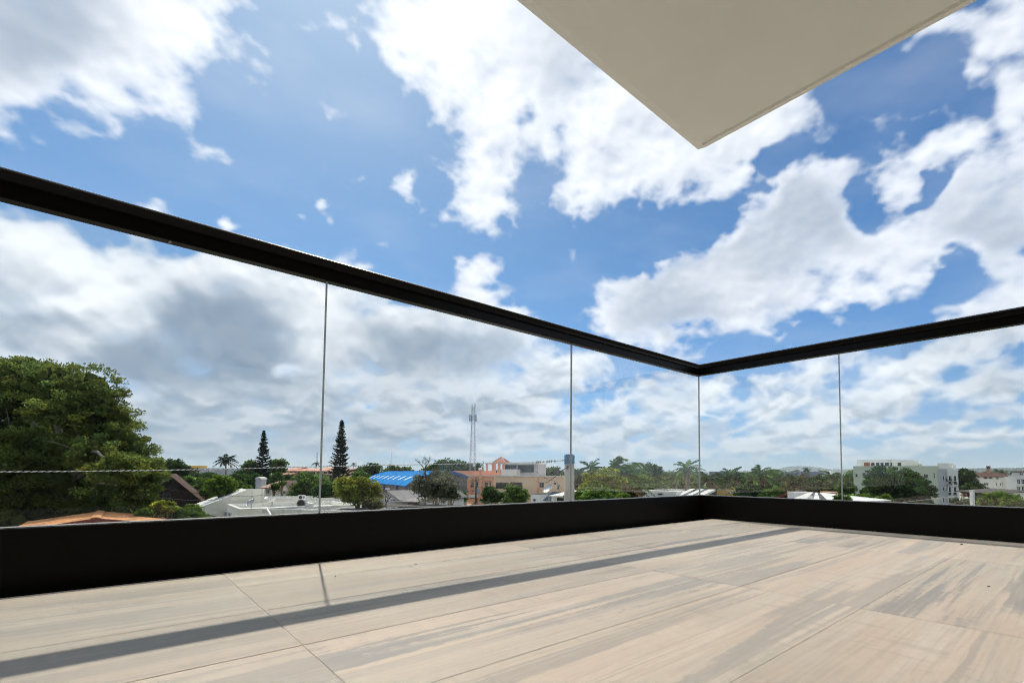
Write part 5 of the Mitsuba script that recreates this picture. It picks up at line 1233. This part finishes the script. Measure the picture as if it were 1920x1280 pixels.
# broad banana leaves by the dark gable wall
def banana(px, top, Y, label, seed, n=8):
    k = thing('banana_plant', label, 'banana plant'); rg = np.random.default_rng(seed); P = at(px, top, Y); L = 1.5; c = np.array([P[0], P[1], P[2] - 1.25])
    add(k, 'stem', tube([[c[0], c[1], 0], [c[0] + .05, c[1], c[2] * .5], c], [.16, .13, .07], 8), 'bark', smooth=60)
    for i in range(n):
        a = i * 2.4 + rg.normal(0, .2); e = rg.uniform(.6, 1.25); s = np.linspace(0, 1, 9)[:, None]
        d = np.array([math.cos(a) * math.cos(e), math.sin(a) * math.cos(e), math.sin(e)]); p = c + L * (s * d * 1.1 + s ** 2 * np.array([.12, 0, -.75]))
        tg = unitv(np.gradient(p, axis=0)); sd = unitv(np.cross(tg, [0, 0, 1.0])); w_ = .24 * np.sin(np.pi * (.06 + .92 * s)) ** .6
        vs, fs = [], []
        for j in range(8):                                     # torn into strips along the veins
            for sg in (-1, 1):
                o = len(vs); g = .02 * rg.random()
                up_ = np.array([0, 0, -.06 * rg.random()])
                vs += [p[j] * (1 - g) + p[j + 1] * g, p[j + 1], p[j + 1] + sg * sd[j + 1] * w_[j + 1] + up_ + tg[j] * .04, p[j] + sg * sd[j] * w_[j] + up_ + tg[j] * .05]
                fs += [[o, o + 1, o + 2], [o, o + 2, o + 3]]
        cc = np.tile(np.array([.10, .17, .035]) * rg.uniform(.7, 1.2), (len(vs), 1))
        add(k, 'leaf', (np.array(vs), np.array(fs)), 'leaf', color=cc)
banana(338, 924, 26, 'banana plant with torn arching leaves in front of the dark gable wall, left of two', 2)
banana(362, 932, 27, 'banana plant with torn leaves beside the white house end wall, right of two', 3, 7)

# everything further off reads as one canopy
def woodland():
    rg = np.random.default_rng(33); V, F, C = [], [], []; o = 0
    for i in range(330):
        Y = 140 * math.exp(rg.uniform(0, 1.75)); px = rg.uniform(-180, 2150); hpx = rg.uniform(882, 893) if rg.random() < .75 else rg.uniform(879, 885)
        P = at(px, hpx, Y); H = min(max(P[2], 3.0), 12); R = rg.uniform(2.5, 5.0) * (1 + Y / 900); c0 = np.array([P[0], P[1], 0])
        if 860 < px < 1062 and Y < 180: continue
        lobes = [(c0 + [0, 0, H * .55], np.array([R * .8, R * .8, H * .42]))] + [(c0 + [rg.normal() * R * .45, rg.normal() * R * .4, H * rg.uniform(.5, .85)], np.array([1, 1, .8]) * R * rg.uniform(.3, .5)) for _ in range(4)]
        v, f, c = crown_leaves(lobes, Y / 492 * 1.5, .55, ['dark', 'mid', 'dark', 'olive', 'mid'][i % 5], rg, clump=.25)
        V.append(v); F.append(f + o); C.append(c); o += len(v)
    return (np.vstack(V), np.vstack(F)), np.vstack(C)
m_, c_ = woodland()
add(None, 'woodland', m_, 'leaf', color=c_, label='far canopy of town trees reaching to the horizon', kind='stuff'); labels['woodland']['category'] = 'trees'
def undergrowth():
    rg = np.random.default_rng(51); V, F, C = [], [], []; o = 0
    for i in range(420):
        px = rg.uniform(-120, 2050); Y = 24 * math.exp(rg.uniform(0, 1.75))
        if 375 < px < 700 and Y < 56: continue
        if 690 < px < 880 and Y < 112: continue
        if 866 < px < 1075 and Y < 120: continue
        if 1190 < px < 1320 and Y < 52 and Y > 30: continue
        if 1340 < px < 1390 and Y < 62: continue
        if 1435 < px < 1590 and Y < 68: continue
        if 80 < px < 300 and Y < 26: continue
        if 1595 < px < 1800 and Y > 80: continue
        if px > 1800 and 95 < Y: continue
        P = at(px, 887, Y); R = rg.uniform(.9, 2.2); H = min(rg.uniform(1.6, 4.6), CAM_Z - Y / FOCAL * 22)
        if H < 1: continue
        c0 = np.array([P[0], P[1], 0])
        lobes = [(c0 + [0, 0, H * .5], np.array([R, R, H * .5]))] + [(c0 + [rg.normal() * R * .5, rg.normal() * R * .5, H * rg.uniform(.5, .9)], np.array([1, 1, .8]) * R * rg.uniform(.3, .5)) for _ in range(3)]
        v, f, c = crown_leaves(lobes, max(.12, Y / 492 * 1.7), .5, ['mid', 'dark', 'olive', 'mid', 'bright'][i % 5], rg, clump=.25)
        V.append(v); F.append(f + o); C.append(c); o += len(v)
    return (np.vstack(V), np.vstack(F)), np.vstack(C)
m_, c_ = undergrowth()
add(None, 'undergrowth', m_, 'leaf', color=c_, label='green undergrowth filling the yards between the houses', kind='stuff'); labels['undergrowth']['category'] = 'undergrowth'

# ---------------------------------------------------------------- mast, poles and lines
k = thing('lattice_mast', 'slender steel lattice mast with aerials above the orange building', 'mast')
Y = 120; b = at(886, 868, Y); zt = at(886, 757, Y)[2]; zm = at(886, 784, Y)[2]; b[2] = 0
def half(z): return .80 - (.80 - .34) * min(1, z / zm) if z < zm else .34
legs = [(math.cos(a), math.sin(a)) for a in (np.pi / 4, 3 * np.pi / 4, 5 * np.pi / 4, 7 * np.pi / 4)]
for cx_, cy_ in legs:
    add(k, 'leg', tube([b + [cx_ * 1.41 * half(z), cy_ * 1.41 * half(z), z] for z in (0, zm * .5, zm, zt)], .042, 5), 'mast_paint')
br = []; z = 1.0; s = 0
while z < zt - .6:
    dz = 1.05 if z < zm else .8; h0, h1 = half(z) * 1.0, half(min(z + dz, zt)) * 1.0
    ring_ = [(1, 1), (-1, 1), (-1, -1), (1, -1)]
    for i in range(4):
        p, q = ring_[i], ring_[(i + 1) % 4]
        A_, B_ = (p, q) if s % 2 else (q, p)
        br.append(tube([b + [A_[0] * h0, A_[1] * h0, z], b + [B_[0] * h1, B_[1] * h1, min(z + dz, zt)]], .022, 4)); br.append(tube([b + [p[0] * h0, p[1] * h0, z], b + [q[0] * h0, q[1] * h0, z]], .018, 4))
    z += dz; s += 1
add(k, 'bracing', join(br), 'mast_paint', kind='stuff')
fa_ = Frame(b, (1, 0))
for dx, dy in ((-.75, -.4), (.75, -.4), (-.5, .5), (.55, .5)):
    add(k, 'aerial_panel', fa_.box(dx - .14, dx + .14, dy - .08, dy + .08, zm - .8, zm + .9), 'mast_paint')
add(k, 'aerial_frame', join([fa_.box(-.9, .9, y - .03, y + .03, zm + o - .03, zm + o + .03) for y in (-.4, .5) for o in (-.3, .4)]), 'mast_paint')
k = thing('far_mast', 'thin far aerial mast just left of the first glass joint', 'mast')
b = at(594, 870, 260); b[2] = 0; zt = at(594, 847, 260)[2]
add(k, 'pole', tube([b, b + [0, 0, zt]], [.25, .12], 5), 'mast_paint'); add(k, 'crossbars', join([tube([b + [-.5, 0, z], b + [.5, 0, z]], .08, 4) for z in np.linspace(zt - 5, zt - .5, 5)]), 'mast_paint')
k = thing('far_aerial', 'hair thin far aerial rising above the blue roof', 'mast')
b = at(733, 870, 260); b[2] = 0; add(k, 'pole', tube([b, b + [0, 0, at(733, 841, 260)[2]]], [.14, .05], 5), 'mast_paint')

k = thing('concrete_pole', 'squarish concrete pole with a faded blue painted top beside the second glass joint', 'utility pole')
YP = 14.5; pc = at(1067.5, 887, YP); ztop = at(1067, 853, YP)[2]; zb_ = at(1067, 869.5, YP)[2]; zmid = at(1067, 919, YP)[2]
fp = Frame(pc, (1.0, .22)); w2 = 8.6 * YP / FOCAL
def chamf(w_, d_, c): return [(-w_ + c, -d_), (w_ - c, -d_), (w_, -d_ + c), (w_, d_ - c), (w_ - c, d_), (-w_ + c, d_), (-w_, d_ - c), (-w_, -d_ + c)]
add(k, 'shaft', fp.plate(chamf(w2, .11, .03), 0, zmid), 'concrete'); add(k, 'shaft', fp.plate(chamf(w2 - .004, .107, .03), zmid + .002, zb_), 'concrete')
add(k, 'painted_top', fp.plate(chamf(w2 + .004, .114, .03), zb_ + .001, ztop), 'pole_blue')
add(k, 'cap', fp.plate(chamf(w2 - .03, .09, .03), ztop + .001, ztop + .02), 'pole_blue')
add(k, 'eye_bolt', tube([fp.w([[-w2 - .10, 0, at(1057, 863, YP)[2]]])[0], fp.w([[-w2 + .01, 0, at(1057, 863, YP)[2]]])[0]], .018, 6), 'galvanised')
add(k, 'clamp', join([fp.box(-w2 * .75, -w2 * .45, -.16, -.112, at(1062, 879, YP)[2], at(1062, 873, YP)[2]), tube([fp.w([[w2 * .6, -.13, at(1072, 866, YP)[2]]])[0], fp.w([[-w2 * .5, -.15, at(1062, 874, YP)[2]]])[0]], .008, 5)]), 'cable_dark')
# insulator strings between pole and cable
k = thing('insulator_string', 'string of grey disc insulators hanging between cable and concrete pole', 'insulator')
A_ = at(1056, 863.2, YP); B_ = at(1003, 866.5, YP - .35); ax = unitv(B_ - A_)
Rm = trimesh.geometry.align_vectors([0, 0, 1], ax)
def disc(t, r_, h_):
    pr = np.array([[.0, -h_], [r_ * .45, -h_], [r_, -h_ * .25], [r_ * .96, h_ * .35], [r_ * .4, h_], [0, h_]]); m = trimesh.creation.revolve(pr, sections=14); m.apply_transform(Rm); m.apply_translation(A_ + (B_ - A_) * t); return m
add(k, 'rod', tube([A_, B_], .009, 6), 'galvanised')
for px_ in (1040, 1033.5, 1029.5, 1025.5, 1018.5, 1012.5, 1009, 1006): 
    add(k, 'disc', disc((1056 - px_) / 53.0, .040 if px_ != 1018.5 else .026, .020), 'ceramic', smooth=40)
# the twisted service cable
k = thing('twisted_cable', 'pale twisted service cable crossing the whole left view to the concrete pole', 'cable')
pts_ = [B_, at(985, 866.8, YP - .5), at(840, 869.6, 13.0), at(700, 872.5, 11.8), at(600, 874.5, 11.0), at(450, 878.3, 9.9), at(300, 881.3, 8.9), at(0, 884.3, 7.6), at(-300, 885.5, 6.8)]
from scipy.interpolate import CubicSpline
pp = np.array(pts_); sl_ = np.concatenate([[0], np.cumsum(np.linalg.norm(np.diff(pp, axis=0), axis=1))]); cs3 = CubicSpline(sl_, pp)
LEN_ = sl_[-1]; m = int(LEN_ / .0120); tt = np.linspace(0, LEN_, m); cc = cs3(tt); tg = unitv(np.gradient(cc, axis=0)); n1 = unitv(np.cross(tg, [0, 0, 1.0])); n2 = np.cross(n1, tg)
for q, mt in ((0, 'cable_light'), (1, 'cable_light'), (2, 'cable_dark')):
    ph = tt / .085 * 2 * np.pi + q * 2 * np.pi / 3
    add(k, 'strand', tube(cc + 0.0046 * (np.cos(ph)[:, None] * n1 + np.sin(ph)[:, None] * n2), 0.0046, 5), mt, smooth=True)
def wire(name, label, pts, r, mt='cable_dark', n=30):
    p = np.array([at(*q) for q in pts]); s_ = np.linspace(0, 1, len(p)); t_ = np.linspace(0, 1, n)
    q = CubicSpline(s_, p)(t_) if len(p) > 2 else p[0] + (p[1] - p[0]) * t_[:, None]
    k_ = add(None, name, tube(q, r, 5), mt, smooth=True); labels[k_] = {'label': label, 'category': 'cable'}
wire('overhead_wire', 'thin wire sagging across the dark gable house, upper of two', [(280, 913, 32), (340, 921, 32), (430, 929, 33), (520, 925, 36)], .014)
wire('overhead_wire', 'thin wire sagging across the dark gable house, lower of two', [(270, 930, 27), (320, 935, 27), (380, 938, 30), (420, 932, 34)], .014)
wire('overhead_wire', 'black wire drooping from the pole clamp towards the peach wall', [(1062, 877, YP - .2), (1040, 894, 20), (1020, 905, 30), (1003, 899, 45), (988, 872, 60)], .016)
wire('overhead_wire', 'slack wire hanging left of the concrete pole before the peach wall', [(1052, 915, 30), (1040, 902, 34), (1024, 897, 38), (1006, 884, 44)], .016)
wire('overhead_wire', 'thin wire running right from the concrete pole towards the yellow green tree', [(1076, 881, YP), (1110, 886, 18), (1180, 892, 24)], .008)
wire('overhead_wire', 'thin pale wire crossing low in front of the big dark tree at the right', [(1680, 943, 24), (1720, 938, 25), (1790, 930, 26)], .007, 'cable_light')
# pole in front of the orange building
k = thing('street_pole', 'dark utility pole with a transformer and crossarm before the left end of the orange building', 'utility pole')
b = at(893, 895, 80); z1 = b[2]; b[2] = 0
add(k, 'shaft', tube([b, b + [0, 0, z1]], [.17, .11], 7), 'cable_dark', smooth=60)
add(k, 'crossarm', tube([b + [-.75, .1, z1 - .35], b + [.75, -.1, z1 - .35]], .07, 5), 'cable_dark')
add(k, 'transformer', trimesh.creation.cylinder(.32, .85, sections=14).apply_translation(b + [.38, -.1, z1 - 2.2]), 'mast_paint', smooth=40)
add(k, 'lamp_arm', tube([b + [0, 0, z1 - 1.6], b + [.5, -.3, z1 - 1.25], b + [.75, -.5, z1 - 1.3]], .035, 5), 'galvanised')
add(k, 'insulator', join([trimesh.creation.cylinder(.05, .2, sections=8).apply_translation(b + [x, -x * .13, z1 - .18]) for x in (-.68, 0.02, .68)]), 'ceramic')
k = thing('white_post', 'square white concrete post standing in front of the open shed at the right', 'post')
pq = at(1822.5, 919, 40); fq = Frame(pq, (1, .2)); ww = 2.6 * 40 / FOCAL
add(k, 'shaft', fq.box(-ww, ww, -ww, ww, 0, pq[2]), 'wall_white'); add(k, 'cap', fq.box(-ww - .02, ww + .02, -ww - .02, ww + .02, pq[2] + .001, pq[2] + .05), 'roof_white')
k = thing('grey_lamp_post', 'thin pale lamp post in front of the blue roofed hall beside the grey gable', 'lamp post')
b = at(727, 917, 45); z1 = b[2]; b[2] = 0
add(k, 'shaft', tube([b, b + [0, 0, z1]], [.06, .04], 6), 'galvanised'); add(k, 'head', Frame(b, (1, 0)).box(-.16, .16, -.2, .1, z1 + .001, z1 + .09), 'white_plastic')

# ---------------------------------------------------------------- the air
scene['haze_air'] = {'type': 'homogeneous', 'albedo': rgb(.80, .92, 1.0), 'sigma_t': 1.15e-4}
scene['haze'] = {'type': 'cube', 'to_world': mi.ScalarTransform4f().translate([0, 4900, 99]).scale([9500, 7500, 100]), 'bsdf': {'type': 'null'}, 'interior': {'type': 'ref', 'id': 'haze_air'}}
labels['haze'] = {'kind': 'stuff', 'label': 'thin blue air over the town', 'category': 'haze'}
scene['camera']['medium'] = {'type': 'ref', 'id': 'haze_air'}
